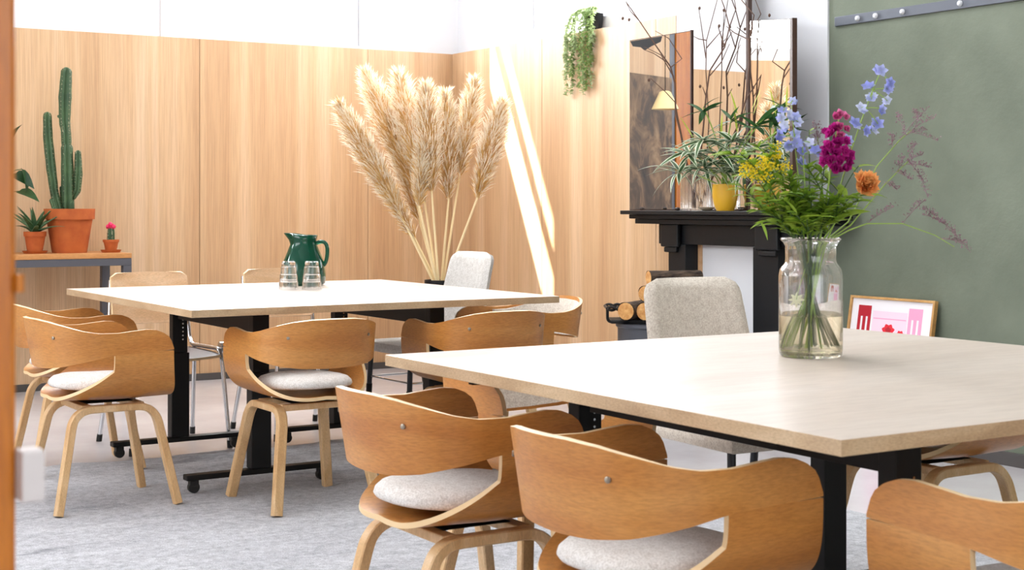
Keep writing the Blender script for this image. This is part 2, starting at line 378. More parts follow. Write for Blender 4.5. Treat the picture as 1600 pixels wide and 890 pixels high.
wb = structure(obj('wall_back', boxes([
    ((-2.5, y0, 0), (5.73, y1, 2.26)), ((-2.5, y0, 2.86), (5.73, y1, 3.33)), ((-2.5, y0, 5.08), (5.73, y1, 5.4)), ((2.86, y0, 4.82), (5.73, y1, 5.08)),
    ((-2.5, y0, 2.26), (-2.0, y1, 2.86)), ((-0.5, y0, 2.26), (3.21, y1, 2.86)), ((4.64, y0, 2.26), (5.73, y1, 2.86)),
    ((-2.5, y0, 3.33), (2.05, y1, 5.08)), ((2.05, y0, 3.33), (2.86, y1, 4.36)), ((2.86, y0, 3.33), (2.9, y1, 4.82)), ((4.41, y0, 3.33), (5.73, y1, 4.82))]), M['white']))
wr = structure(obj('wall_right', boxes([
    ((5.43, 6.75, 0), (5.73, 9.47, 2.33)), ((5.43, 6.75, 2.95), (5.73, 9.47, 5.4)),
    ((5.43, 6.75, 2.33), (5.73, 7.2, 2.95)), ((5.43, 8.5, 2.33), (5.73, 9.47, 2.95)),
    ((5.31, 5.53, 0), (5.73, 6.75, 5.4))]), M['white']))
obj('green_section', boxes([((5.322, -2.5, 0), (5.73, 5.53, 5.4))]), M['green'], wr)
# the oak panels, one piece each, with open joints between them
def panel(parent, lo, hi): obj('panel', boxes([(lo, hi)], 0.0015), M['panel'], parent)
xs = [-2.49, -1.37, -0.15, 1.0, 2.19, 3.415, 4.637, XR + 0.1]
for a, b in zip(xs[:-1], xs[1:]): panel(wb, (a + 0.0018, YB, 0.002), (b - 0.0018, YB + 0.117, PT))
ys = [6.75, 6.94, 8.16, 9.345]
for a, b in zip(ys[:-1], ys[1:]): panel(wr, (XR, a + 0.0018, 0.002), (XR + 0.119, b - 0.0018, PT))
structure(obj('baseboard_back', boxes([((-2.49, YB - 0.012, 0), (XR - 0.002, YB - 0.0005, 0.045))], 0.002), M['dark_trim']))
structure(obj('baseboard_right', boxes([((XR - 0.012, 6.95, 0), (XR - 0.0005, YB - 0.014, 0.045))], 0.002), M['dark_trim']))
structure(obj('baseboard_green', boxes([((5.306, -2.4, 0), (5.3215, 5.15, 0.06))], 0.002), M['dark_trim']))

def window(name, axis, a0, a1, z0, z1, at, bars_a=(), bars_z=(), fw=0.06, dep=0.06, thick=0.045):
    """frame, sash bars and one pane per light, all children of the structure frame"""
    def bx(a, b, zl, zh, d0, d1):
        return ((a, at + d0, zl), (b, at + d1, zh)) if axis == 'x' else ((at + d0, a, zl), (at + d1, b, zh))
    fr = structure(obj(name, boxes([bx(a0, a0 + fw, z0, z1, 0, dep), bx(a1 - fw, a1, z0, z1, 0, dep), bx(a0 + fw, a1 - fw, z0, z0 + fw, 0, dep), bx(a0 + fw, a1 - fw, z1 - fw, z1, 0, dep)], 0.004), M['frame_white']))
    la = [a0 + fw] + [v for b in bars_a for v in (b - thick / 2, b + thick / 2)] + [a1 - fw]
    lz = [z0 + fw] + [v for b in bars_z for v in (b - thick / 2, b + thick / 2)] + [z1 - fw]
    for b in bars_a: obj('sash_bar', boxes([bx(b - thick / 2, b + thick / 2, z0 + fw, z1 - fw, 0.01, dep - 0.01)], 0.003), M['frame_white'], fr)
    for b in bars_z:
        for i in range(0, len(la), 2): obj('sash_bar', boxes([bx(la[i], la[i + 1], b - thick / 2, b + thick / 2, 0.01, dep - 0.01)], 0.003), M['frame_white'], fr)
    for i in range(0, len(la), 2):
        for j in range(0, len(lz), 2): obj('pane', boxes([bx(la[i], la[i + 1], lz[j], lz[j + 1], dep / 2 - 0.002, dep / 2 + 0.002)]), M['pane'], fr)
    return fr
w1 = window('window_1', 'x', 3.212, 4.638, 2.262, 2.858, 9.50, fw=0.075)
obj('window_stay', boxes([((3.188, 9.458, 2.24), (3.209, 9.469, 2.75))], 0.002), M['greybox'], w1)
window('window_2', 'y', 7.202, 8.498, 2.332, 2.948, 5.46, bars_a=(7.85,), fw=0.055)
window('window_3', 'x', 2.902, 4.408, 3.332, 4.818, 9.50, bars_z=(3.93,), fw=0.04, thick=0.09)
window('added_high_window', 'x', 2.052, 2.858, 4.362, 5.078, 9.50, fw=0.03)  # unseen opening added to let small sun patches onto the right wall
window('window_4', 'x', -1.998, -0.502, 2.262, 2.858, 9.50, fw=0.075)
window('added_window_left', 'y', 2.952, 7.448, 1.902, 3.498, -2.72, bars_a=(4.45, 5.95), fw=0.06)  # unseen window added around the left fill lamp
window('added_window_front', 'x', -1.648, 2.848, 1.002, 3.398, -2.72, bars_a=(-0.15, 1.35), fw=0.06)  # unseen window added around the front fill lamp
t = thing('overhead_fill_frame', 'unseen frame added around the overhead fill light above the tables', 'lamp', (2.3, 5.3, 5.34))  # frame added to house the overhead fill lamp
obj('frame', boxes([((-2.16, -2.36, 0), (2.16, -2.31, 0.059)), ((-2.16, 2.31, 0), (2.16, 2.36, 0.059)), ((-2.16, -2.3095, 0), (-2.11, 2.3095, 0.059)), ((2.11, -2.3095, 0), (2.16, 2.3095, 0.059))]), M['frame_white'], t)
# varnished door post beside the camera, its latch keeper and hinge pin
fr = structure(obj('door_1', boxes([((-0.35, 1.178, 0), (0.2832, 1.262, 2.6))], 0.0045), M['orange_wood']))
obj('latch_keeper', boxes([((0.2829, 1.160, 0.918), (0.3005, 1.184, 0.957))], 0.002), M['greybox'], fr)
bm = bmesh.new(); tube(bm, [(0.2840, 1.172, 1.078), (0.2840, 1.172, 1.092)], 0.0035, 10); obj('hinge_pin', bm, M['orange_wood'], fr, True)
# orange post and tall oak board on the back wall, seen only in the mirror
tr = structure(obj('trim_1', boxes([((0.0, 9.31, 0), (0.32, 9.3475, 3.1))], 0.004), M['orange_wood']))
structure(obj('trim_2', boxes([((0.3205, 9.325, 0), (0.42, 9.3475, 3.1))], 0.003), M['steelgrey']))
structure(obj('trim_3', boxes([((0.4205, 9.325, 0), (1.50, 9.3475, 3.1))], 0.003), M['panel']))
t = thing('abstract_painting', 'dark brown abstract painting reflected in the left panel of the mantel mirror', 'painting', (0.93, 9.3245, 0.85))
obj('canvas', boxes([((-0.50, -0.03, 0), (0.50, -0.0005, 1.46))], 0.003), M['sepia'], t)
# ---------------------------------------------------------------- rug
def rug():
    bm = bmesh.new(); nx, ny = 60, 70; x0, x1, ya, yb = -1.6, 4.0, 0.3, 6.6
    rr = random.Random(3); V = []
    for j in range(ny + 1):
        row = []
        for i in range(nx + 1):
            x = x0 + (x1 - x0) * i / nx; y = ya + (yb - ya) * j / ny
            if j == ny: y += 0.035 * sin(i * 0.9) + rr.uniform(-0.02, 0.02)
            if i == nx: x += 0.03 * sin(j * 0.8) + rr.uniform(-0.02, 0.02)
            e = min(i, nx - i, j, ny - j)
            row.append(bm.verts.new((x, y, 0.002 if e == 0 else 0.010)))
        V.append(row)
    for j in range(ny):
        for i in range(nx): bm.faces.new((V[j][i], V[j][i + 1], V[j + 1][i + 1], V[j + 1][i])).smooth = True
    o = obj('rug', bm, M['rug'])
    tag(o, 'large grey mottled rug on the floor under both tables', 'rug')
rug(); RZ = 0.010

# ---------------------------------------------------------------- moulded plywood armchairs (facing local +Y)
HW = 0.236
def plan(q):
    """plan position of the back strip, q = -1 (left arm front) .. 0 (back centre) .. 1"""
    s = 1 if q >= 0 else -1; q = abs(q)
    if q > 0.62: return Vector((s * HW, -0.03 + (q - 0.62) / 0.38 * 0.225, 0))
    a = q / 0.62 * pi / 2; e = 2 / 2.5
    return Vector((s * HW * sin(a) ** e, -0.03 - 0.205 * cos(a) ** e, 0))
TOP = [(0, 0.714), (0.1, 0.712), (0.2, 0.704), (0.32, 0.688), (0.44, 0.670), (0.54, 0.660), (0.64, 0.658), (0.74, 0.664), (0.82, 0.668), (0.88, 0.665), (0.93, 0.654), (0.97, 0.637), (0.99, 0.616), (1.0, 0.594)]
BOT = [(0, 0.529), (0.15, 0.532), (0.3, 0.541), (0.5, 0.562), (0.64, 0.578), (1.0, 0.588)]
def strip_grid(q0, q1, n, m=7, inset=0.0, dz=0.0):
    G = []
    def lerp_tab(x, tab):
        for (x0, y0), (x1, y1) in zip(tab[:-1], tab[1:]):
            if x <= x1: return y0 + (y1 - y0) * (x - x0) / (x1 - x0)
        return tab[-1][1]
    for i in range(n + 1):
        q = q0 + (q1 - q0) * i / n; zt = lerp_tab(abs(q), TOP) - dz; zb = lerp_tab(abs(q), BOT) + dz; p = plan(q)
        d = plan(min(q + 0.01, 1.0)) - plan(max(q - 0.01, -1.0)); d.normalize(); nrm = Vector((-d.y, d.x, 0))   # points inwards
        row = []
        for j in range(m + 1):
            z = zb + (zt - zb) * j / m; lean = (1 - min(1, abs(q) / 0.6)) * 0.045 * (z - 0.53) / 0.2
            row.append(p + nrm * (inset - lean) + Vector((0, 0, z)))
        G.append(row)
    return G
def make_armchair(name, label, padded):
    t = thing(name, label, 'chair', group='moulded wooden armchairs around the tables')
    bm = bmesh.new(); sheet(bm, strip_grid(-1, 1, 120), 0.013, 0, 1, -1); obj('backrest', bm, [M['ply'], M['plyedge']], t, 45)
    # seat shell: a U section whose sides rise to the arms
    bm = bmesh.new(); G = []; n = 60; zt, zb, e = 0.585, 0.402, 2 / 2.7
    for i in range(n + 1):
        u = -1 + 2 * i / n; a = (1 - abs(u)) * pi / 2; s = 1 if u >= 0 else -1
        x = s * HW * cos(a) ** e; z = zt - (zt - zb) * sin(a) ** e
        k = abs(x) / HW
        yr = -0.03 - 0.18 * max(0, 1 - min(1, k / 0.975) ** 4) ** 0.8; yf = 0.195 + 0.035 * (1 - k ** 4)
        G.append([Vector((x, yr + (yf - yr) * j / 8, z + 0.018 * max(0, (0.05 - (yr + (yf - yr) * j / 8)) / 0.25) * (1 - k) + 0.010 * (1 - k) * max(0, ((yr + (yf - yr) * j / 8)) / 0.24))) for j in range(9)])
    sheet(bm, G, 0.013, 0, 1, 1); obj('seat_shell', bm, [M['ply'], M['plyedge']], t, 45)
    # cushion
    bm = bmesh.new(); rings = []
    for (r, z) in ((0.0, 0.502), (0.45, 0.503), (0.75, 0.499), (0.9, 0.490), (0.98, 0.476), (1.0, 0.463), (0.97, 0.455), (0.85, 0.451), (0, 0.449)):
        if r == 0: rings.append([bm.verts.new((0, -0.005, z - 0.016))]); continue
        rg = []
        for k in range(40):
            a = 2 * pi * k / 40; ex = 2 / 2.4
            x = 0.174 * r * abs(cos(a)) ** ex * (1 if cos(a) >= 0 else -1); y = 0.192 * r * abs(sin(a)) ** ex * (1 if sin(a) >= 0 else -1)
            rg.append(bm.verts.new((x, y - 0.005, z - 0.016 + 0.010 * max(0, -y / 0.2))))
        rings.append(rg)
    for a, b in zip(rings[:-1], rings[1:]):
        for k in range(40):
            q = []
            for v in (a[k % len(a)], a[(k + 1) % 40 % len(a)], b[(k + 1) % 40 % len(b)], b[k % len(b)]):
                if v not in q: q.append(v)
            bm.faces.new(q)
    obj('seat_cushion', bm, M['linen'], t, 60)
    if padded:
        bm = bmesh.new(); sheet(bm, strip_grid(-0.66, 0.66, 36, 6, 0.021, 0.012), 0.020, 0, 0, -1); obj('back_pad', bm, M['beige'], t, 60)
    # two bentwood frames, each one inverted U of two legs
    for s in (-1, 1):
        A = Vector((s * 0.205, 0.226, 0)); B = Vector((s * 0.150, 0.152, 0.372)); Cc = Vector((s * 0.150, -0.152, 0.372)); D = Vector((s * 0.205, -0.226, 0))
        r = 0.07; p1 = B + (A - B).normalized() * r; p2 = B + (Cc - B).normalized() * r; p3 = Cc + (B - Cc).normalized() * r; p4 = Cc + (D - Cc).normalized() * r
        pts = [A, A.lerp(p1, 0.5)] + bez(p1, B, p2, 8) + bez(p3, Cc, p4, 8) + [p4.lerp(D, 0.5), D]
        n = len(pts); hw = [0.019] * n; hh = [0.0135 if 3 < i < n - 4 else 0.0145 for i in range(n)]
        bm = bmesh.new(); bar(bm, pts, (1, 0, 0), hw, hh); obj('leg_frame', bm, M['bent'], t, 30)
    for y in (-0.10, 0.10):
        obj('crossbar', boxes([((-0.136, y - 0.019, 0.362), (0.136, y + 0.019, 0.386))], 0.004), M['bent'], t)
    obj('mounting_plate', boxes([((-0.09, -0.09, 0.3865), (0.09, 0.09, 0.3888))], 0.001), M['black'], t)
    for s in (-1, 1):
        q = s * 0.235; p = plan(q); d = (plan(q + 0.01) - plan(q - 0.01)).normalized(); nr = Vector((-d.y, d.x, 0))
        lean = (1 - 0.235 / 0.6) * 0.045 * (0.645 - 0.53) / 0.2; c = p - nr * lean + Vector((0, 0, 0.645))
        bm = bmesh.new(); tube(bm, [c - nr * 0.011, c - nr * 0.0165, c - nr * 0.0175], [0.0062, 0.0062, 0.0045], 12); obj('screw', bm, M['screw'], t, True)
    return t
ch = make_armchair('wooden_armchair', '', False)
pc = make_armchair('padded_armchair', '', True)
used = set()
def place(x, y, rz, label, src, z=RZ + 0.0035):
    if src not in used:
        used.add(src); src.location = (x, y, z); src.rotation_euler = (0, 0, rz); src['label'] = label; return src
    return dup(src, (x, y, z), rz, label)
R90 = pi / 2
place(2.345, 5.285, 0.0, 'wooden armchair with pale seat pad at near side of far table, below the green jug', ch)
place(1.685, 5.68, -R90 + 0.02, 'wooden armchair left of the far table, nearest one, its side to us', ch)
place(1.82, 6.50, -R90 - 0.03, 'wooden armchair behind another at left end of far table, partly hidden', ch)
place(3.12, 5.29, -0.02, 'wooden armchair at near side of far table, back cut by the front table corner', ch)
place(1.76, 3.07, -R90, 'wooden armchair at left side of the front table, left one, whole seat pad visible', ch)
place(1.775, 2.31, -R90 - 0.02, 'wooden armchair at left side of the front table, near the table corner', ch)
place(2.15, 1.69, 0.02, 'wooden armchair in bottom right corner at near side of the front table', ch)
place(3.37, 3.10, -R90, 'wooden armchair turned away at the far right under front table, beside the green wall', ch)
place(3.58, 5.70, R90, 'armchair with fabric padded back at right end of far table', pc)
place(2.26, 3.47, pi, 'armchair with fabric padded back tucked under far side of front table', pc)

# ---------------------------------------------------------------- tables
def make_table(name, label, ox, oy, L=1.62, W=1.62, cols=(), top=None):
    t = thing(name, label, 'table', (ox, oy, RZ)); T = 0.76 - RZ
    bm = bmesh.new(); vs = box(bm, (0, 0, T - 0.028), (L, W, T), 0.0012)
    for f in bm.faces:
        if abs(f.normal.z) < 0.6: f.material_index = 1
    obj('tabletop', bm, [M['top'], M['edge']], t, recalc=True)
    zt = T - 0.0285
    for (cx, cy) in cols:
        bm = bmesh.new(); box(bm, (cx - 0.042, cy - 0.03, 0.075), (cx + 0.042, cy + 0.03, 0.46), 0.004); box(bm, (cx - 0.035, cy - 0.024, 0.4601), (cx + 0.035, cy + 0.024, zt - 0.001), 0.003)
        leg = obj('leg', bm, M['black'], t)
        bm = bmesh.new()
        for k in range(6): tube(bm, [(cx + 0.012, cy - 0.0245, 0.52 + k * 0.018), (cx + 0.012, cy - 0.0255, 0.52 + k * 0.018)], 0.0035, 8)
        obj('height_mark', bm, M['chrome'], leg)
        # tapered bracket under the top
        bm = bmesh.new(); w = 0.021
        pr = [(cx - 0.36, zt), (cx + 0.36, zt), (cx + 0.36, zt - 0.016), (cx + 0.06, zt - 0.022), (cx - 0.06, zt - 0.022), (cx - 0.36, zt - 0.016)]
        a = [bm.verts.new((x, cy - w - 0.03, z)) for x, z in pr]; b = [bm.verts.new((x, cy - 0.0305, z)) for x, z in pr]
        bm.faces.new(a); bm.faces.new(b[::-1])
        for k in range(6): bm.faces.new((a[k], b[k], b[(k + 1) % 6], a[(k + 1) % 6]))
        obj('bracket', bm, M['black'], t)
        foot = obj('foot_bar', boxes([((cx - 0.31, cy - 0.026, 0.052), (cx + 0.31, cy + 0.026, 0.0745))], 0.005), M['black'], t)
        for s in (-1, 1):
            bm = bmesh.new(); x = cx + s * 0.275
            tube(bm, [(x, cy - 0.011, 0.0235), (x, cy + 0.011, 0.0235)], 0.0225, 16); tube(bm, [(x - 0.008 * s, cy, 0.03), (x - 0.008 * s, cy, 0.053)], 0.013, 10)
            box(bm, (x - 0.018, cy - 0.015, 0.028), (x + 0.018, cy + 0.015, 0.0505), 0.003)
            obj('caster', bm, M['rubber'], foot)
    for cx in sorted({c[0] for c in cols}):               # deep steel beam joining the two columns of each half
        yy = sorted(c[1] for c in cols if c[0] == cx)
        obj('beam', boxes([((cx - 0.022, yy[0] + 0.031, zt - 0.105), (cx + 0.022, yy[1] - 0.053, zt - 0.0005))], 0.002), M['black'], t)
    return t
cols = [(0.43, 0.41), (0.43, 1.37), (1.24, 0.41), (1.24, 1.37)]
make_table('training_table', 'large pale oak table with green jug at the back, under the pampas grass', 1.885, 5.245, 1.615, 1.665, cols)
make_table('training_table', 'large pale oak table in front carrying the glass jar of flowers', 1.75, 1.79, 1.60, 1.64, [(0.41, 0.262), (0.41, 1.33), (1.25, 0.262), (1.25, 1.33)])

# ---------------------------------------------------------------- fabric side chairs (facing local +Y)
def rounded_slab(bm, w0, w1, h, th, r, bow, n=10):
    """upright pad: width w0 at the bottom, w1 at the top, rounded top corners, bowed"""
    out = []
    for k in range(n + 1): pass
    prof = [(-w0 / 2, 0.0), (-(w0 * 0.6 + w1 * 0.4) / 2, h * 0.4)] + [(-w1 / 2 + r - r * cos(a), h - r + r * sin(a)) for a in [i * pi / 2 / 6 for i in range(7)]]
    prof = prof + [(-x, z) for x, z in reversed(prof)]
    return prof
def make_side_chair(name, label, fab, loc, rz, z):
    t = thing(name, label, 'chair', loc, rz); t.location.z = z
    # seat pad
    bm = bmesh.new(); G = []
    box(bm, (-0.225, -0.215, 0.415), (0.225, 0.235, 0.468), 0.022)
    obj('seat_pad', bm, fab, t, True)
    # back pad: swept grid, tilted and slightly bowed
    bm = bmesh.new(); H0, H1 = 0.44, 0.90; rows = 26; th = 0.05; F = []
    for side in (0, 1):
        g = []
        for j in range(rows + 1):
            v = j / rows; z = H0 + (H1 - H0) * v
            hw = 0.218 - 0.028 * v; r = 0.055; d = (H1 - z)
            if d < r: hw -= r - sqrt(max(0, r * r - (r - d) ** 2))
            tk = th / 2 * (min(1.0, (d / 0.025)) ** 0.5 if d < 0.025 else 1.0)
            yb = -0.205 - 0.10 * v ** 1.25
            row = []
            for i in range(17):
                u = -1 + i / 8; ed = (1 - abs(u)) * hw; k = min(1.0, ed / 0.02) ** 0.5 if ed < 0.02 else 1.0
                row.append(bm.verts.new((u * hw, yb + 0.030 * u * u + (tk * k if side == 0 else -tk * k), z)))
            g.append(row)
        F.append(g)
    for s in (0, 1):
        for j in range(rows):
            for i in range(16): bm.faces.new((F[s][j][i], F[s][j][i + 1], F[s][j + 1][i + 1], F[s][j + 1][i]))
    bmesh.ops.remove_doubles(bm, verts=bm.verts[:], dist=1e-5)
    for i in range(16):
        a, b = F[0][0][i], F[0][0][i + 1]; c, d = F[1][0][i + 1], F[1][0][i]
        q = [v for v in (a, b, c, d) if v.is_valid]
        if len(q) >= 3:
            try: bm.faces.new(q)
            except ValueError: pass
    obj('back_pad', bm, fab, t, 50)
    for sx in (-1, 1):
        for sy in (-1, 1):
            x0, yy0 = sx * 0.195, 0.195 if sy > 0 else -0.185; x1, yy1 = sx * 0.208, 0.212 if sy > 0 else -0.235
            bm = bmesh.new(); tube(bm, [(x0, yy0, 0.416), (x0 * 0.5 + x1 * 0.5, (yy0 + yy1) / 2, 0.2505)], 0.013, 12); leg = obj('leg', bm, M['darksteel'], t, True)
            bm = bmesh.new(); tube(bm, [(x0 * 0.5 + x1 * 0.5, (yy0 + yy1) / 2, 0.25), (x1, yy1, 0.0)], [0.0155, 0.013], 12); obj('black_sleeve', bm, M['black'], leg, True)
    for sx in (-1, 1):
        bm = bmesh.new(); tube(bm, [(sx * 0.2, 0.195, 0.285), (sx * 0.2, -0.2, 0.285)], 0.006, 8); obj('stretcher', bm, M['chrome'], t, True)
    bm = bmesh.new(); tube(bm, [(-0.2, 0.2, 0.285), (0.2, 0.2, 0.285)], 0.006, 8); obj('stretcher', bm, M['chrome'], t, True)
    return t
make_side_chair('fabric_chair', 'beige fabric side chair with upright back beyond the front table, by the fireplace', M['beige'], (3.03, 3.52, 0), pi - 0.05, RZ)
make_side_chair('fabric_chair', 'pale grey fabric side chair at right end of far table, beside the pampas grass', M['lightfab'], (3.525, 6.475, 0), R90 + 0.03, RZ)

# ---------------------------------------------------------------- stacking chairs of pale plywood on chrome tube
def make_stacker(name, label, loc, rz):
    t = thing(name, label, 'chair', loc, rz, 'pale plywood stacking chairs')
    bm = bmesh.new(); n, m = 16, 12; zb, zt = 0.565, 0.815; G = []
    for i in range(n + 1):
        u = -1 + 2 * i / n; row = []
        for j in range(m + 1):
            v = j / m; z = zb + (zt - zb) * v; hw = 0.195; r = 0.03
            d = min(z - zb, zt - z)
            if d < r: hw -= r - sqrt(max(0, r * r - (r - d) ** 2))
            row.append(Vector((u * hw, -0.215 - 0.05 * v + 0.03 * u * u, z)))
        G.append(row)
    sheet(bm, G, 0.011, 0, 1, 1)
    bk = obj('backrest', bm, [M['pale_ply'], M['plyedge']], t, 40)
    bm = bmesh.new(); G = []
    for i in range(17):
        u = -1 + i / 8; row = []
        for j in range(13):
            v = j / 12; y = -0.20 + 0.43 * v; hw = 0.205 - 0.02 * abs(v - 0.5)
            row.append(Vector((u * hw, y, 0.445 - 0.012 * (1 - u * u) - 0.03 * max(0, v - 0.8))))
        G.append(row)
    sheet(bm, G, 0.012, 0, 1, 1); obj('seat', bm, [M['oldframe'], M['plyedge']], t, 40)
    for sx in (-1, 1):
        bm = bmesh.new(); pts = [(sx * 0.235, 0.245, 0.012), (sx * 0.212, 0.205, 0.40)] + [tuple(p) for p in bez((sx * 0.212, 0.205, 0.40), (sx * 0.21, 0.198, 0.455), (sx * 0.208, 0.15, 0.462), 6)][1:] + [(sx * 0.205, -0.17, 0.455)] + [tuple(p) for p in bez((sx * 0.205, -0.17, 0.455), (sx * 0.205, -0.20, 0.46), (sx * 0.202, -0.215, 0.50), 5)][1:] + [(sx * 0.185, -0.245, 0.78)]
        tube(bm, pts, 0.0105, 10); sf = obj('side_frame', bm, M['chrome'], t, True)
        bm = bmesh.new(); tube(bm, [(sx * 0.205, -0.15, 0.447), (sx * 0.235, -0.265, 0.012)], 0.0105, 10); rl = obj('rear_leg', bm, M['chrome'], t, True)
        bm = bmesh.new(); tube(bm, [(sx * 0.236, 0.2455, 0), (sx * 0.2345, 0.2445, 0.035)], 0.0135, 10); obj('foot_cap', bm, M['rubber'], sf, True)
        bm = bmesh.new(); tube(bm, [(sx * 0.2352, -0.2655, 0), (sx * 0.2335, -0.258, 0.035)], 0.0135, 10); obj('foot_cap', bm, M['rubber'], rl, True)
        bm = bmesh.new(); tube(bm, [(sx * 0.236, 0.17, 0.468), (sx * 0.212, 0.17, 0.468)], 0.026, 14); obj('stacking_boss', bm, M['chrome'], sf, True)
    return t
s1 = make_stacker('stacking_chair', 'pale plywood stacking chair with chrome legs at left of far table, left one', (2.355, 6.93, 0), pi)
dup(s1, (3.07, 6.99, 0), pi + 0.05, 'pale plywood stacking chair seen below far table behind middle armchair')

# ---------------------------------------------------------------- console table with the cacti
CT = 0.857
t = thing('console_table', 'narrow console table with oak top on grey steel frame along back wall', 'table', (2.05, 9.05, 0))
obj('tabletop', boxes([((-0.75, -0.245, CT - 0.03), (0.742, 0.245, CT))], 0.003), M['bench_top'], t)
for x in (-0.72, 0.717):
    for y in (-0.217, 0.217): obj('leg', boxes([((x - 0.025, y - 0.025, 0), (x + 0.025, y + 0.025, CT - 0.075))], 0.002), M['greypaint'], t)
for y in (-0.217, 0.217): obj('rail', boxes([((-0.745, y - 0.025, CT - 0.0745), (0.742, y + 0.025, CT - 0.0305))], 0.002), M['greypaint'], t)
for x in (-0.72, 0.717): obj('end_rail', boxes([((x - 0.025, -0.1915, CT - 0.0745), (x + 0.025, 0.1915, CT - 0.0305))], 0.002), M['greypaint'], t)
for x in (-0.72, 0.717): obj('foot_rail', boxes([((x - 0.02, -0.1915, 0.03), (x + 0.02, 0.1915, 0.06))], 0.002), M['greypaint'], t)
def flowerpot(t, r, h, soil_z=None, saucer=0):
    rim = h * 0.24; rb = r * 0.68; rw = r * 0.90; z0 = 0.012 if saucer else 0.0
    bm = bmesh.new()
    lathe(bm, [(0, z0), (rb, z0), (rw, z0 + h - rim), (r * 0.985, z0 + h - rim), (r, z0 + h), (r * 0.9, z0 + h), (rw * 0.84, z0 + h - rim), (rb * 0.85, z0 + 0.012), (0, z0 + 0.012)], 32, cap=False)
    obj('pot', bm, M['terracotta'], t, 35)
    bm = bmesh.new(); lathe(bm, [(0, z0 + h * 0.86), (r * 0.87, z0 + h * 0.86)], 24, cap=False); obj('soil', bm, M['soil'], t)
    if saucer:
        bm = bmesh.new(); lathe(bm, [(0, 0), (saucer * 0.85, 0), (saucer, 0.016), (saucer * 0.93, 0.016), (saucer * 0.8, 0.006), (0, 0.006)], 28, cap=False); obj('saucer', bm, M['terracotta'], t, 35)
    return z0 + h * 0.86
def cactus_arm(t, pts, radii, ribs=5, amp=0.5, areoles=True):
    """ribbed column along pts with rounded tip, plus its rows of spines"""
    P = [Vector(p) for p in pts]; dense = []; rd = []
    for i in range(len(P) - 1):
        for k in range(6): s = k / 6; dense.append(P[i].lerp(P[i + 1], s)); rd.append(radii[i] + (radii[i + 1] - radii[i]) * s)
    L = dense[-1]; dirn = (P[-1] - P[-2]).normalized(); r = radii[-1]
    for k in range(7): a = k / 6 * pi / 2; dense.append(P[-1] + dirn * r * sin(a)); rd.append(max(0.002, r * cos(a)))
    bm = bmesh.new(); n = ribs * 10; rings = []; sp = bmesh.new(); a0 = None
    for i, p in enumerate(dense):
        tt = (dense[min(i + 1, len(dense) - 1)] - dense[max(i - 1, 0)]).normalized()
        if a0 is None: a, b = frame_at(tt, Vector((0, 1, 0)))
        else: a = (a0 - tt * a0.dot(tt)).normalized(); b = a.cross(tt).normalized()
        a0 = a; rg = []
        for k in range(n):
            ph = 2 * pi * k / n; rr = rd[i] * (1 - amp + amp * abs(cos(ph * ribs / 2)) ** 1.1) * (1 + 0.02 * sin(i * 1.7))
            rg.append(bm.verts.new(p + a * cos(ph) * rr + b * sin(ph) * rr))
        rings.append(rg)
        if areoles and i % 1 == 0 and rd[i] > 0.01:
            for q in range(ribs):
                ph = 2 * pi * q / ribs; o = a * cos(ph) + b * sin(ph); c = p + o * rd[i]
                for e in range(3):
                    d = (o + a * random.uniform(-.7, .7) + b * random.uniform(-.7, .7) + tt * random.uniform(-.6, .6)).normalized() * 0.015; s = tt.cross(d).normalized() * 0.0017
                    vs = [sp.verts.new(c - s), sp.verts.new(c + s), sp.verts.new(c + d)]; sp.faces.new(vs)
    for q, s in zip(rings[:-1], rings[1:]):
        for k in range(n): bm.faces.new((q[k], q[(k + 1) % n], s[(k + 1) % n], s[k]))
    bm.faces.new(rings[-1]); bm.faces.new(rings[0])
    c = obj('column', bm, M['cactus'], t, 'all')
    if areoles: tag(obj('spines', sp, M['spine'], c, recalc=False), kind='stuff')
    else: sp.free()
# everything on the console uses a local frame turned with the camera: x along the picture, y into depth
t = thing('potted_cactus', 'tall ribbed column cactus with arms in a big terracotta pot on console table', 'plant', (2.49, 9.06, CT), -YAW)
sz = flowerpot(t, 0.15, 0.265)
k = 9.0 / 2330
def cp(px, py, d=0): return ((px - 110) * k, d, (393 - py) * k)
cactus_arm(t, [cp(108, 330), cp(107, 280), cp(106, 230)], [0.038, 0.040, 0.036])
cactus_arm(t, [cp(104, 205), cp(102.5, 190), cp(103, 150), cp(105, 112)], [0.026, 0.034, 0.040, 0.034])
cactus_arm(t, [cp(106, 240), cp(105, 215), cp(104, 192)], [0.026, 0.032, 0.028])
cactus_arm(t, [cp(99, 184), cp(93, 180)], [0.008, 0.009], areoles=False)
cactus_arm(t, [cp(96, 330, -0.02), cp(88, 300, -0.02), cp(83, 262, -0.02), cp(78, 215, -0.02), cp(77, 180, -0.02)], [0.024, 0.026, 0.030, 0.030, 0.026])
cactus_arm(t, [cp(114, 308, 0.01), cp(121, 296, 0.01), cp(123, 270, 0.01), cp(122.5, 238, 0.01)], [0.018, 0.024, 0.027, 0.020])
cactus_arm(t, [cp(92, 328, -0.05), cp(86, 312, -0.05)], [0.016, 0.014], areoles=False)
cactus_arm(t, [cp(97, 322, 0.03), cp(95, 292, 0.03)], [0.013, 0.012], areoles=False)
cactus_arm(t, [cp(116, 326, -0.04), cp(117, 316, -0.04)], [0.014, 0.014], areoles=False)
t = thing('moon_cactus', 'tiny cactus with bright pink top in small terracotta pot and saucer', 'plant', (2.72, 8.985, CT), -YAW)
sz = flowerpot(t, 0.049, 0.066, saucer=0.062)
cactus_arm(t, [(0, 0, sz - 0.005), (0, 0, sz + 0.06)], [0.024, 0.022], 6, 0.35)
bm = bmesh.new()
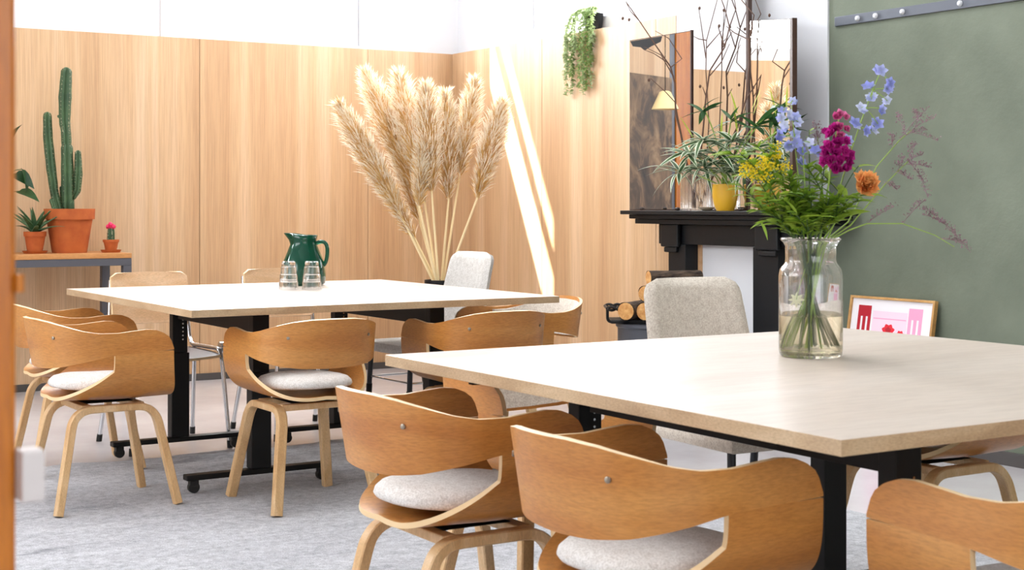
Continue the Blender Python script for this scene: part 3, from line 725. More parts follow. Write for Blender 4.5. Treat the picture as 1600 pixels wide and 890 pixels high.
for (x, y, z, r) in ((0, 0, 0.090, 0.02), (-0.018, 0.004, 0.086, 0.014), (0.017, -0.006, 0.088, 0.014), (0.003, -0.015, 0.1, 0.013), (-0.006, 0.012, 0.103, 0.012)):
    q = bmesh.ops.create_icosphere(bm, subdivisions=2, radius=r, matrix=Matrix.Translation((x, y, sz + z)))
    for v in q['verts']:
        c = Vector((x, y, sz + z)); v.co = c + (v.co - c) * (1 + 0.18 * sin(7 * atan2(v.co.y - c.y, v.co.x - c.x)))
obj('pink_head', bm, M['hotpink'], t, 'all')
t = thing('potted_aloe', 'spiky aloe in small terracotta pot with saucer at left end of console table', 'plant', (2.275, 9.02, CT), -YAW)
sz = flowerpot(t, 0.066, 0.118, saucer=0.075)
def aloe_leaf(az, el, L, W):
    bm = bmesh.new(); rows = []
    for i in range(8):
        s = i / 7; e = el - s * 0.5; 
        rows.append(s)
    p = Vector((0, 0, sz + 0.01)); pts = []; e = el
    for i in range(9): pts.append(p.copy()); e -= 0.07; p = p + Vector((cos(az) * cos(e), sin(az) * cos(e), sin(e))) * (L / 8)
    bar(bm, pts, (-sin(az), cos(az), 0), [W * (1 - (i / 8) ** 1.5) + 0.0008 for i in range(9)], [W * 0.3 * (1 - i / 8) + 0.0008 for i in range(9)])
    obj('leaf', bm, M['leafaloe'], t, 50)
for i in range(17):
    ring = i % 3; aloe_leaf(i * 2.4 + 0.3, (1.25, 0.85, 0.5)[ring], (0.19, 0.23, 0.22)[ring] * random.uniform(0.9, 1.15), 0.017)
t = thing('climbing_houseplant', 'houseplant with big dark pointed leaves half hidden behind the orange post', 'plant', (2.03, 9.16, CT), -YAW)
sz = flowerpot(t, 0.09, 0.14)
LV = leaf_mesh('broad_leaf', 0.15, 0.10, M['leafdark'], droop=0.25, fold=0.12, base_w=0.3, shape=0.8)
for (ex, ez, dx, dz, roll) in ((0.17, 0.475, 0.9, -0.45, 0.5), (0.13, 0.66, 0.45, 0.8, 0.4), (0.21, 0.50, 0.55, -1.0, -0.5), (0.19, 0.37, 0.9, -0.2, 0.3), (0.02, 0.30, 0.5, -0.3, 0.2), (-0.10, 0.45, -0.8, 0.1, 0.3), (-0.08, 0.6, -0.5, 0.5, 0.1), (-0.12, 0.32, -0.9, -0.2, 0)):
    bm = bmesh.new(); tube(bm, bez((0, 0, sz), (ex * 0.2, 0, ez), (ex, 0.0, ez), 8), 0.003, 6); obj('stem', bm, M['stemdark'], t, True)
    share('leaf', LV, t, orient(Vector((ex, 0.0, ez)), (dx, -0.35, dz), roll))
# ---------------------------------------------------------------- pampas grass in a tall black vase
PX, PY = 4.42, 7.93
t = thing('floor_vase', 'tall black floor vase with pampas grass in the room corner', 'vase', (PX, PY, 0))
bm = bmesh.new(); lathe(bm, [(0, 0), (0.10, 0), (0.125, 0.2), (0.125, 0.47), (0.095, 0.63), (0.095, 0.69), (0.086, 0.69), (0.086, 0.63), (0.115, 0.44), (0.115, 0.2), (0.09, 0.02), (0, 0.02)], 36, cap=False)
obj('body', bm, M['black'], t, 35)
kp = (FW.x * PX + FW.y * PY) / HFOV_F                    # metres per picture pixel at the vase
def pp(px, py, d=0.0): return Vector(((px - 679) * kp, d, 0.69 + (437 - py) * kp))
def pampas(tip, low, d, half, label, seed):
    t = thing('pampas_stem', label, 'dried grass', (PX, PY, 0), -YAW, 'pampas plumes in the black vase')
    rr = random.Random(seed); A = pp(*low, d); B = pp(*tip, d * 1.2); foot = Vector(((low[0] - 679) * kp * 0.05, d * 0.25, 0.05))
    neck = Vector(((low[0] - 679) * kp * 0.16, d * 0.4, 0.68))
    bm = bmesh.new(); tube(bm, [foot, neck, neck.lerp(A, 0.5), A, A.lerp(B, 0.9)], [0.0085, 0.0085, 0.0080, 0.0065, 0.003], 6); obj('stalk', bm, M['straw'], t, True)
    bm = bmesh.new(); axis = (B - A); ln = axis.length; ax = axis.normalized(); u0, v0 = frame_at(ax, Vector((0, 1, 0)))
    for i in range(3000):
        s = rr.random() ** 0.85; az = rr.uniform(0, 2 * pi); o = u0 * cos(az) + v0 * sin(az)
        env = half * 0.98 * interp(s, [(0, 0.22), (0.2, 0.62), (0.52, 1.0), (0.8, 0.82), (1.0, 0.2)]); fl = 0.035 + 0.05 * rr.random()
        rf = rr.random() ** 0.6; c = A + axis * s * 0.96 + o * env * rf; mi = 1 if rf + rr.uniform(-.15, .15) + 0.25 * (s - .5) > 0.72 else 0
        d_ = (ax * rr.uniform(0.8, 1.4) + o * rr.uniform(0.15, 0.75) + Vector((rr.uniform(-.25, .25), rr.uniform(-.25, .25), rr.uniform(-.25, .1)))).normalized()
        m_ = c + d_ * fl * 0.55; e_ = c + d_ * fl + o * 0.006 - Vector((0, 0, 0.005)); sd = d_.cross(Vector((rr.uniform(-1, 1), rr.uniform(-1, 1), rr.uniform(-1, 1)))).normalized() * 0.0024
        a, b, g, h, q = (bm.verts.new(z) for z in (c - sd * .5, c + sd * .5, m_ + sd, m_ - sd, e_))
        bm.faces.new((a, b, g, h)).material_index = mi; bm.faces.new((h, g, q)).material_index = mi
    tag(obj('plume', bm, [M['plume'], M['plume_outer']], t, recalc=False), kind='stuff')
PL = [((519, 158), (616, 330), -0.06, 0.075, 'pampas plume leaning furthest left of the bunch'),
      ((558, 106), (634, 285), 0.05, 0.085, 'tall white pampas plume, second from left at its tip'),
      ((613, 110), (650, 285), 0.0, 0.085, 'tall pampas plume in the middle left of the bunch, tip third from left'),
      ((658, 131), (667, 300), -0.08, 0.075, 'upright tan pampas plume in the centre of the bunch'),
      ((686, 140), (692, 312), 0.02, 0.07, 'pale upright pampas plume right of the central one'),
      ((733, 120), (709, 275), 0.06, 0.058, 'slim pampas plume right of centre, in front of the room corner'),
      ((777, 158), (737, 310), -0.03, 0.072, 'pampas plume leaning furthest right beside the sun streak'),
      ((592, 165), (645, 345), 0.09, 0.06, 'shorter pampas plume behind the left tall ones'),
      ((548, 205), (640, 372), -0.03, 0.05, 'low ragged pampas plume leaning left below the leftmost one'),
      ((653, 225), (648, 322), -0.1, 0.035, 'short thin pampas spike low at the front of the bunch')]
for i, (a, b, d, h, l) in enumerate(PL): pampas(a, b, d, h, l, i)

# ---------------------------------------------------------------- green jug and two tumblers
t = thing('glass_jug', 'dark green glass jug with handle on the far table', 'jug', (2.93, 6.60, 0.761), -YAW)
bm = bmesh.new(); prof = [(0, 0.0), (0.088, 0.0), (0.104, 0.01), (0.106, 0.05), (0.098, 0.11), (0.076, 0.165), (0.064, 0.195), (0.062, 0.215), (0.068, 0.238), (0.0655, 0.240), (0.058, 0.215), (0.060, 0.195), (0.071, 0.165), (0.092, 0.11), (0.100, 0.05), (0.095, 0.014), (0, 0.012)]
lathe(bm, prof, 40, cap=False)
for v in bm.verts:
    if v.co.z > 0.20:                                                   # pouring lip on the left, rim higher there
        a = atan2(v.co.y, -v.co.x); f = max(0, 1 - abs(a) / 0.7); h = (v.co.z - 0.20) / 0.04
        v.co.x -= 0.028 * f * f * h; v.co.z += 0.010 * h * max(0, cos(a))
obj('body', bm, M['greenglass'], t, 'all')
bm = bmesh.new(); tube(bm, bez((0.060, 0, 0.20), (0.118, 0, 0.228), (0.114, 0, 0.155), 10) + bez((0.114, 0, 0.155), (0.112, 0, 0.11), (0.096, 0, 0.095), 8)[1:], 0.0095, 10); obj('handle', bm, M['greenglass'], t, True)
def tumbler(loc, label):
    t = thing('tumbler', label, 'glass', loc, 0.2, 'upturned tumblers on the far table')
    bm = bmesh.new(); n = 40
    outer = [(0.0, 0.128), (0.026, 0.128), (0.030, 0.124), (0.0315, 0.104), (0.034, 0.101), (0.0355, 0.070), (0.0385, 0.067), (0.0405, 0.036), (0.0425, 0.033), (0.0435, 0.0), (0.0412, 0.0), (0.040, 0.034), (0.0375, 0.05), (0.033, 0.07), (0.0285, 0.112), (0.0, 0.112)]
    rings = lathe(bm, outer, n, cap=False)
    for rg in rings[3:9]:
        for k, v in enumerate(rg): f = 1 + 0.014 * cos(k * 2 * pi / n * 10); v.co.x *= f; v.co.y *= f
    obj('glass', bm, M['glass'], t, 30)
tumbler((2.725, 6.305, 0.761), 'left one of two upturned faceted tumblers in front of the green jug')
tumbler((2.815, 6.25, 0.761), 'right one of two upturned faceted tumblers in front of the green jug')

# ---------------------------------------------------------------- fireplace
FX, FY0, FY1 = 4.99, 5.30, 6.86                      # mantel front and its ends
t = thing('fireplace', 'black painted fireplace surround with mantel shelf and white boarded opening', 'fireplace', (5.10, 6.05, 0))
def fp(name, lst, m=M['blackpaint'], bev=0.004, par=None): return obj(name, boxes([((a[0] - 5.10, a[1] - 6.05, a[2]), (b[0] - 5.10, b[1] - 6.05, b[2])) for a, b in lst], bev), m, par or t)
fp('mantel_shelf', [((FX, FY0, 1.092), (5.30, FY1, 1.114))])
fp('moulding', [((FX + 0.03, FY0 + 0.04, 1.068), (5.30, FY1 - 0.045, 1.0915)), ((FX + 0.05, FY0 + 0.07, 1.040), (5.30, FY1 - 0.075, 1.0675))], par=None)
fp('frieze', [((5.09, 5.53, 0.930), (5.30, 6.63, 1.0395))])
fp('jamb', [((5.08, 6.38, 0), (5.30, 6.53, 0.9295))]); fp('jamb', [((5.08, 5.64, 0), (5.30, 5.83, 0.9295))])
fp('corbel', [((5.055, 6.42, 0.915), (5.0795, 6.57, 1.039)), ((5.062, 6.44, 0.885), (5.0795, 6.55, 0.9145))], bev=0.008)
fp('corbel', [((5.055, 5.62, 0.915), (5.0795, 5.79, 1.039)), ((5.062, 5.64, 0.885), (5.0795, 5.77, 0.9145))], bev=0.008)
fp('plinth', [((5.06, 6.37, 0), (5.0795, 6.54, 0.16))]); fp('plinth', [((5.06, 5.63, 0), (5.0795, 5.84, 0.16))])
fp('opening_board', [((5.18, 5.8305, 0), (5.21, 6.3795, 0.9295))], M['white'], 0.002)
fp('board_edge', [((5.165, 6.3550, 0), (5.1795, 6.3790, 0.9290))], M['pale_ply'], 0.002)

# three-panelled mirror standing on the mantel
MZ = 1.1145
t = thing('triptych_mirror', 'three-panel folding mirror with dark wooden edges standing on the black mantel', 'mirror', (5.17, 6.2, MZ))
def wing(A, B, h0, h1, m, name, edges):
    """upright plate from A (left) to B (right), back board behind it, glass as its child"""
    A = Vector((A[0] - 5.17, A[1] - 6.2, 0)); B = Vector((B[0] - 5.17, B[1] - 6.2, 0)); L = (B - A).length; ang = atan2((B - A).y, (B - A).x)
    bm = bmesh.new(); pr = [(0, 0), (L, 0), (L, h1), (0, h0)]
    a = [bm.verts.new((x, 0.004, z)) for x, z in pr]; b = [bm.verts.new((x, 0.014, z)) for x, z in pr]
    bm.faces.new(a); bm.faces.new(b[::-1])
    for k in range(4): bm.faces.new((a[k], b[k], b[(k + 1) % 4], a[(k + 1) % 4]))
    o = obj(name, bm, M['oldframe'], t); o.location = A; o.rotation_euler = (0, 0, ang)
    bm = bmesh.new(); pr = [(0.004, 0.006), (L - 0.004, 0.006), (L - 0.004, h1 - 0.005), (0.004, h0 - 0.005)]
    a = [bm.verts.new((x, 0.0, z)) for x, z in pr]; b = [bm.verts.new((x, 0.0035, z)) for x, z in pr]
    bm.faces.new(a); bm.faces.new(b[::-1])
    for k in range(4): bm.faces.new((a[k], b[k], b[(k + 1) % 4], a[(k + 1) % 4]))
    obj('mirror_glass', bm, m, o)
    for (x, wd) in edges: obj('edge_strip', boxes([((x - wd / 2, -0.008, 0.0), (x + wd / 2, 0.018, (h0 + (h1 - h0) * min(1, max(0, x / L))) + 0.002))], 0.002), M['oldframe'], o)
    return o
H1, H2 = (5.17, 6.431), (5.17, 5.965)
wl = wing((5.08, 6.894), H1, 0.972, 0.990, M['mirror'], 'left_wing', [(0.466, 0.010)])
wm = wing(H1, H2, 1.36, 1.36, M['mirror'], 'middle_panel', [(0.462, 0.020)])
wr_ = wing(H2, (5.04, 5.483), 0.995, 0.945, M['mirror'], 'right_wing', [(0.488, 0.030)])
bm = bmesh.new(); P_ = [(0.01, 0.965), (0.25, 0.975), (0.24, 0.945), (0.17, 0.925), (0.12, 0.905), (0.09, 0.925), (0.03, 0.935)]
a = [bm.verts.new((x, -0.0012, z)) for x, z in P_]; b = [bm.verts.new((x, -0.0002, z)) for x, z in P_]
bm.faces.new(a); bm.faces.new(b[::-1])
for k in range(7): bm.faces.new((a[k], b[k], b[(k + 1) % 7], a[(k + 1) % 7]))
obj('dark_patch', bm, M['black'], wl)  # thin dark shape lying on the upper left of the glass

# things on the mantel ----------------------------------------------------
def on(px, X):                                       # where the sight line of a picture column meets the plane x = X (used once for the mantel)
    d = RT * ((px - 800) / HFOV_F) + FW; return d.y * X / d.x
GX, GY = 5.068, on(1087, 5.068)
t = thing('ribbed_vase', 'clear ribbed glass vase holding bare branches on the mantel', 'vase', (GX, GY, MZ), -YAW)
bm = bmesh.new(); n = 96
rings = lathe(bm, [(0, 0), (0.078, 0), (0.081, 0.006), (0.082, 0.10), (0.081, 0.20), (0.083, 0.222), (0.080, 0.222), (0.0765, 0.20), (0.0765, 0.012), (0, 0.010)], n, cap=False)
for rg in rings[1:6]:
    for k, v in enumerate(rg): f = 1 + 0.018 * cos(k * 2 * pi / n * 24); v.co.x *= f; v.co.y *= f
obj('glass', bm, M['glass'], t, 60)
km = (FW.x * GX + FW.y * GY) / HFOV_F
def mp(px, py, d=0.0):
    x = (px - 1087) * km; return Vector((x, min(d, (0.065 - 0.849 * x) / 0.528), (328 - py) * km))   # stays in front of the mirror
def branch(pts, r0, label, twigs, d=0.0, buds=()):
    t = thing('bare_branch', label, 'branch', (GX, GY, MZ), -YAW, 'bare branches in the ribbed vase')
    P = [mp(x, y, d + dd) for x, y, dd in pts]; n = len(P)
    bm = bmesh.new(); tube(bm, P, [r0 * 1.35 * (1 - 0.6 * i / (n - 1)) for i in range(n)], 7); obj('stem', bm, M['twig'], t, True)
    for tw in twigs:
        Q = [mp(x, y, d + dd) for x, y, dd in tw]; bm = bmesh.new(); tube(bm, Q, [0.0034 - 0.0018 * i / (len(Q) - 1) for i in range(len(Q))], 6); obj('twig', bm, M['twig'], t, True)
    for (x, y) in buds:
        bm = bmesh.new(); bmesh.ops.create_icosphere(bm, subdivisions=1, radius=0.008, matrix=Matrix.Translation(mp(x, y, d)) @ Matrix.Diagonal((1, 1, 1.3, 1))); obj('bud', bm, M['twig'], t, True)
branch([(1088, 322, 0), (1074, 262, -.02), (1062, 208, -.05), (1054, 178, -.06), (1052, 130, -.07), (1046, 106, -.07), (1022, 72, -.08), (996, 34, -.09), (968, -6, -.1)], 0.0048,
       'long bare branch in ribbed vase leaning far left across the mirror', [[(1050, 120, -.07), (1030, 88, -.1), (1004, 76, -.12)], [(1063, 210, -.05), (1052, 160, -.08), (1036, 144, -.1), (1013, 124, -.12)], [(1046, 106, -.07), (1064, 92, -.04), (1044, 60, -.03), (1023, 48, -.02)], [(996, 34, -.09), (984, 20, -.07), (972, -4, -.06)], [(1040, 98, -.07), (1020, 84, -.05), (1004, 78, -.05)]], buds=((973, 28), (983, 30), (1014, 124)))
branch([(1082, 322, 0), (1092, 262, -.01), (1098, 200, -.02), (1102, 150, -.03), (1108, 110, -.03), (1128, 76, -.04), (1134, 46, -.04), (1128, 16, -.04), (1120, -12, -.05)], 0.0045,
       'bare branch in ribbed vase rising in the middle of the mirror', [[(1108, 118, -.03), (1124, 98, -.06), (1134, 72, -.07)], [(1128, 76, -.04), (1120, 44, -.01), (1122, 40, 0)], [(1134, 46, -.04), (1142, 20, -.05), (1138, -10, -.06)], [(1102, 150, -.03), (1096, 136, -.05)]], buds=((1121, 42), (1094, 134)))
branch([(1092, 322, 0), (1118, 262, -.03), (1144, 200, -.05), (1154, 160, -.05), (1158, 110, -.05), (1158, 70, -.05), (1164, 34, -.05), (1150, 10, -.05), (1138, -12, -.06)], 0.0042,
       'bare branch in ribbed vase leaning right towards the right mirror wing', [[(1158, 70, -.05), (1140, 56, -.02), (1130, 44, -.01)], [(1160, 60, -.05), (1172, 34, -.08), (1160, -8, -.1)], [(1176, 100, -.06), (1170, 80, -.06), (1158, 96, -.05)], [(1154, 160, -.05), (1170, 130, -.08), (1176, 118, -.09)]], buds=((1182, 38), (1174, 76)))
branch([(1086, 322, 0), (1104, 256, .005), (1108, 190, .01), (1103, 110, .0), (1104, 62, 0.0), (1118, 4, 0), (1120, -10, 0)], 0.003,
       'thin pale bare twig in ribbed vase close to the mirror', [[(1103, 90, 0), (1096, 40, 0), (1092, 14, 0)], [(1104, 62, 0), (1092, 60, 0), (1084, 56, 0)], [(1104, 74, 0), (1124, 50, 0)]], buds=((1093, 12),))

YX, YY = 5.062, on(1133, 5.062); kq = (FW.x * YX + FW.y * YY) / HFOV_F
t = thing('potted_houseplant', 'houseplant with narrow white-edged leaves in a glazed yellow pot on the mantel', 'plant', (YX, YY, MZ), -YAW)
bm = bmesh.new(); lathe(bm, [(0, 0), (0.045, 0), (0.058, 0.035), (0.066, 0.075), (0.067, 0.138), (0.062, 0.140), (0.060, 0.12), (0, 0.118)], 36, cap=False); obj('pot', bm, M['yellow'], t, 35)
bm = bmesh.new(); lathe(bm, [(0, 0.1215), (0.059, 0.1215)], 20, cap=False); obj('soil', bm, M['soil'], t)
LVAR = [leaf_mesh('striped_leaf', L, W, M['leafvar'], droop=dr, fold=0.1, base_w=0.2, n=7) for L, W, dr in ((0.17, 0.026, 0.25), (0.20, 0.029, 0.5), (0.14, 0.024, 0.12))]
LDRK = [leaf_mesh('lance_leaf', L, W, M['leafdark'], droop=dr, fold=0.1, base_w=0.2, n=6) for L, W, dr in ((0.13, 0.030, 0.12), (0.15, 0.028, 0.25))]
LLIM = leaf_mesh('shoot_leaf', 0.13, 0.014, M['lime'], droop=0.02, fold=0.15, base_w=0.2)
def qp(px, py, d=0.0):
    x = (px - 1133) * kq; return Vector((x, min(d, (0.0 - 0.849 * x) / 0.528), (328 - py) * kq))
rr = random.Random(5)
def rosette(px, py, d, n, kind, spread=1.0, up=0.35):
    c = qp(px, py, d); bm = bmesh.new(); tube(bm, bez((rr.uniform(-.03, .03), rr.uniform(-.03, .03), 0.12), (c.x * 0.35, c.y * 0.3, max(0.16, c.z * 0.75)), c, 7), 0.0036, 6); obj('cane', bm, M['stem'], t, True)
    for i in range(int(n * (1.7 if kind is LVAR else 0.9))):
        az = i * 2.4 + rr.uniform(-.3, .3); el = rr.uniform(-0.35, 0.9) * up * 2
        s_ = rr.uniform(0.75, 1.15); d_ = Vector((cos(az), sin(az), el)); d_.y = min(d_.y, (0.28 - 0.849 * d_.x) / 0.528)
        me = kind[i % len(kind)]; b = c - Vector((0, 0, 0.03 * rr.random()))
        ob = share('leaf', me, t, orient(b, d_, rr.uniform(-.5, .5), s_))
for (px, py, d, n) in ((1075, 235, -.05, 12), (1060, 262, -.03, 10), (1095, 215, -.09, 13), (1118, 238, -.07, 13), (1098, 255, -.08, 12), (1140, 215, -.07, 13), (1168, 232, -.06, 12), (1130, 262, -.08, 10), (1155, 262, -.07, 10), (1185, 255, -.05, 9)): rosette(px, py, d, n, LVAR)
for (px, py, d, n) in ((1096, 168, -.07, 8), (1198, 168, -.05, 9), (1140, 186, -.06, 8), (1172, 195, -.06, 8), (1210, 200, -.06, 8)): rosette(px, py, d, n, LDRK, up=0.5)
for (px, py, dx) in ((1207, 175, 0.03), (1148, 205, -0.15), (1168, 182, 0.35), (1124, 215, 0.02), (1080, 215, -0.6), (1166, 175, 0.4), (1148, 178, -0.3)):
    share('shoot', LLIM, t, orient(qp(px, py, -.07), (dx, -0.1, 1.0), 0.3))
t = thing('shallow_dish', 'small grey stone dish between ribbed vase and yellow pot on mantel', 'dish', (5.035, on(1104, 5.035), MZ), -YAW)
bm = bmesh.new(); lathe(bm, [(0, 0), (0.022, 0), (0.05, 0.018), (0.047, 0.019), (0.02, 0.004), (0, 0.004)], 28, cap=False); obj('bowl', bm, M['dish'], t, 'all')
def pebble(px, x, r, label):
    bm = bmesh.new(); bmesh.ops.create_icosphere(bm, subdivisions=2, radius=r, matrix=Matrix.Diagonal((1.2, 1, 0.75, 1)))
    o = obj('pebble', bm, M['pebble'], None, 'all', (x, on(px, x), MZ + r * 0.74)); tag(o, label, 'pebble', 'pebbles on the mantel')
pebble(1003, 5.02, 0.013, 'dark round pebble on mantel near its left end')
pebble(1059, 5.02, 0.013, 'dark round pebble on mantel left of the ribbed vase')
pebble(1157, 5.01, 0.013, 'dark round pebble on mantel right of the yellow pot')

# ---------------------------------------------------------------- trailing plant on the panel ledge
t = thing('trailing_plant', 'trailing plant hanging from a small black pot on the panel ledge', 'plant', (5.37, 7.66, PT + 0.001), 0)
bm = bmesh.new(); lathe(bm, [(0, 0), (0.05, 0), (0.062, 0.11), (0.057, 0.11), (0.047, 0.02), (0, 0.02)], 28, cap=False); obj('pot', bm, M['black'], t, 35)
kh = 8.8 / 2330
LH = [leaf_mesh('small_leaf', 0.028, 0.018, M['leafhang'], n=3, droop=0.2, fold=0.2), leaf_mesh('small_leaf', 0.022, 0.014, M['leafhang'], n=3, droop=0.3, fold=0.2)]
rr = random.Random(8)
def strand(y, zend, out, sway):
    bm = bmesh.new(); P = [Vector((0, y * 0.3, 0.10))] + bez((-0.02, y * 0.5, 0.15), (-0.085 - out * .5, y * 0.9, 0.13), (-0.075 - out, y, 0.0), 6) + [Vector((-0.075 - out + 0.006 * sin(k * 1.3), y + sway * sin(k * 0.9) + 0.012 * k * sway, -0.03 - (abs(zend) - 0.03) * k / 14)) for k in range(15)]
    tube(bm, P, 0.0013, 5, mi=0)
    for i in range(len(P) - 1):
        for e in range(9):
            p = P[i].lerp(P[i + 1], rr.random()); az = rr.uniform(0, 2 * pi); d = Vector((cos(az), sin(az), rr.uniform(-0.7, 0.4)))
            if p.x > -0.07 and p.z < 0.0: continue
            leaf_bm(bm, rr.uniform(.016, .030), rr.uniform(.011, .018), n=2, droop=0.2, fold=0.2, M=orient(p, d, rr.uniform(-.6, .6)), mi=1)
    tag(obj('strand', bm, [M['stem'], M['leafhang']], t, recalc=False), kind='stuff')
for (y, ze, out, sw) in ((0.17, -.40, .02, .012), (0.15, -.30, .03, -.01), (0.12, -.38, .01, .008), (0.09, -.28, .03, .01), (0.06, -.12, .03, 0), (0.02, -.36, .02, .006), (-0.01, -.40, .01, -.006), (-0.03, -.34, .03, .008), (-0.06, -.38, .02, -.008), (-0.09, -.36, .01, .006), (-0.10, -.22, .02, .01), (0.135, -.22, .04, 0.01), (-0.12, -.08, .02, 0)): strand(y, ze, out, sw)

# ---------------------------------------------------------------- log basket
t = thing('log_stand', 'black metal drum with a twisted rod tray holding logs, beside the fireplace', 'log holder', (4.80, 6.28, 0), -YAW)
bm = bmesh.new(); lathe(bm, [(0, 0), (0.20, 0), (0.20, 0.12), (0.206, 0.125), (0.206, 0.135), (0.20, 0.14), (0.20, 0.30), (0.206, 0.305), (0.206, 0.315), (0.20, 0.32), (0.20, 0.50), (0.21, 0.508), (0.21, 0.525), (0, 0.525)], 48, cap=False); obj('drum', bm, M['steelgrey'], t, 35)
def twist(bm, P, r):
    for ph in (0, pi):
        Q = []
        for i in range(len(P) - 1):
            for k in range(5):
                s = (i * 5 + k); p = Vector(P[i]).lerp(Vector(P[i + 1]), k / 5); Q.append(p + Vector((0, r * cos(s * 0.55 + ph), r * sin(s * 0.55 + ph))))
        tube(bm, Q, r * 0.9, 6)
for y in (-0.10, 0.12):
    bm = bmesh.new(); twist(bm, [(-0.26 + 0.04 * i, y, 0.605) for i in range(14)], 0.0085); obj('twisted_rail', bm, M['black'], t, True)
for x in (-0.26, 0.26):
    bm = bmesh.new(); tube(bm, [(x, -0.10, 0.605)] + bez((x, -0.10, 0.56), (x, -0.10, 0.536), (x * 0.9, -0.10, 0.536), 5) + [(x * 0.55, -0.10, 0.536)], 0.008, 8); tube(bm, [(x, -0.10, 0.605), (x, 0.12, 0.605)], 0.008, 8); obj('end_loop', bm, M['black'], t, True)
obj('tray', boxes([((-0.24, -0.09, 0.5255), (0.24, 0.11, 0.545))], 0.003), M['black'], t)
def log(p, d, L, r, label):
    o_ = thing('log', label, 'log', p, 0, 'firewood logs on the black drum'); d = Vector(d).normalized(); rr_ = random.Random(label)
    bm = bmesh.new(); n = 18; a, b = frame_at(d); rings = []
    for i in range(7):
        c = d * (L * (i / 6 - .5)); rings.append([bm.verts.new(c + (a * cos(2 * pi * k / n) + b * sin(2 * pi * k / n)) * r * (1 + 0.06 * sin(3 * 2 * pi * k / n + 1) + rr_.uniform(-.03, .03)) * (1 - 0.05 * i / 6)) for k in range(n)])
    for q, s in zip(rings[:-1], rings[1:]):
        for k in range(n): bm.faces.new((q[k], q[(k + 1) % n], s[(k + 1) % n], s[k]))
    obj('bark', bm, M['bark'], o_, True)
    for s, e in ((-1, 'cut_end'), (1, 'cut_end')):
        bm = bmesh.new(); rg = [bm.verts.new(v.co.copy()) for v in []]
        c = d * (L * .5 * s) + d * s * 0.0006; f = 1.0 if s < 0 else 0.95
        rg = [bm.verts.new(c + (a * cos(2 * pi * k / n) + b * sin(2 * pi * k / n)) * r * 0.95 * f) for k in range(n)]; bm.faces.new(rg); obj('cut_end', bm, M['logend'], o_)
lx = Vector((RT.x, RT.y, 0)); ly = Vector((FW.x, FW.y, 0)); LB = Vector((4.80, 6.28, 0))
def lp(x, y, z): return LB + lx * x + ly * y + Vector((0, 0, z))
log(lp(-0.10, 0.0, 0.594), lx * 0.5 + ly * 1.0, 0.30, 0.047, 'short split log at the left of the rod tray')
log(lp(0.005, 0.0, 0.594), lx * 0.5 + ly * 1.0, 0.34, 0.047, 'log in the rod tray mostly hidden behind the beige chair')
log(lp(0.112, 0.0, 0.594), lx * 0.5 + ly * 1.0, 0.34, 0.047, 'log low at the right of rod tray, behind beige chair')
log(lp(0.22, 0.0, 0.592), lx * 0.5 + ly * 1.0, 0.30, 0.045, 'lowest right log at end of tray behind beige chair')
log(lp(0.005, 0.03, 0.683), lx * 0.5 + ly * 1.0, 0.3, 0.042, 'second row log peeking over the beige chair, small round end')
log(lp(0.155, 0.03, 0.683), lx * 0.5 + ly * 1.0, 0.3, 0.042, 'second row log at the right behind beige chair')
log(lp(0.10, 0.0, 0.763), lx * 1.0 + ly * 0.35, 0.30, 0.038, 'dark log lying on top of the pile above the beige chair')

# ---------------------------------------------------------------- metal rail on the green wall
t = thing('wall_rail', 'blue-grey steel rail with white bolts high on the green wall', 'rail', (5.3215, 2.5, 2.06))
obj('bar', boxes([((-0.012, -3.0, -0.024), (0, 2.98, 0.024))], 0.003), M['steelgrey'], t)
for px in (1340, 1368, 1410, 1500):
    y = on(px, 5.308) - 2.5; bm = bmesh.new(); tube(bm, [(-0.0122, y, 0), (-0.020, y, 0), (-0.026, y, 0)], [0.014, 0.013, 0.007], 14); obj('bolt', bm, M['frame_white'], t, True)
# framed print leaning on the green wall
t = thing('framed_print', 'framed pink and red print leaning on the green wall, behind the front table', 'picture', (5.18, 5.07, 0.001))
W, Hh = 0.54, 0.71; lean = atan2(0.115, Hh)
TM = Matrix.Rotation(lean, 4, 'Y')
def fl(name, y0_, y1_, z0_, z1_, x0_, x1_, m, par, bev=0.0):
    bm = boxes([((x0_, y0_, z0_), (x1_, y1_, z1_))], bev); bm.transform(TM); return obj(name, bm, m, par)
# local y runs to the left in the picture
for nm, a in (('frame_side', (W / 2 - .012, W / 2, 0, Hh)), ('frame_side', (-W / 2, -W / 2 + .012, 0, Hh)), ('frame_rail', (-W / 2 + .0121, W / 2 - .0121, Hh - .012, Hh)), ('frame_rail', (-W / 2 + .0121, W / 2 - .0121, 0, .012))):
    fl(nm, *a, -0.012, 0.012, M['goldframe'], t, 0.0015)
pr = fl('print', -W / 2 + .0122, W / 2 - .0122, .0122, Hh - .0122, -0.001, 0.004, M['paper'], t)
def U(u): return W / 2 - .012 - u * (W - .024)           # 0 = left edge, 1 = right edge of the sheet
def V(v): return Hh - .012 - v                           # metres down from the top of the sheet
def ink(name, u0, u1, v0, v1, m, lay=0): return fl(name, U(u1), U(u0), V(v1), V(v0), -0.0016 - 0.0003 * lay, -0.0011 - 0.0003 * lay, m, pr)
ink('printed_field', 0.275, 0.70, 0.055, 0.60, M['palepink'])
ink('printed_line', 0.285, 0.69, 0.088, 0.093, M['pink'], 1)
for u0, m in ((0.085, M['red']), (0.715, M['pink'])):
    nm = 'printed_comb'
    ink(nm, u0, u0 + 0.165, 0.032, 0.085, m, 1)
    for k in range(3): ink(nm, u0 + k * 0.0635, u0 + k * 0.0635 + 0.038, 0.085, 0.155, m, 1)
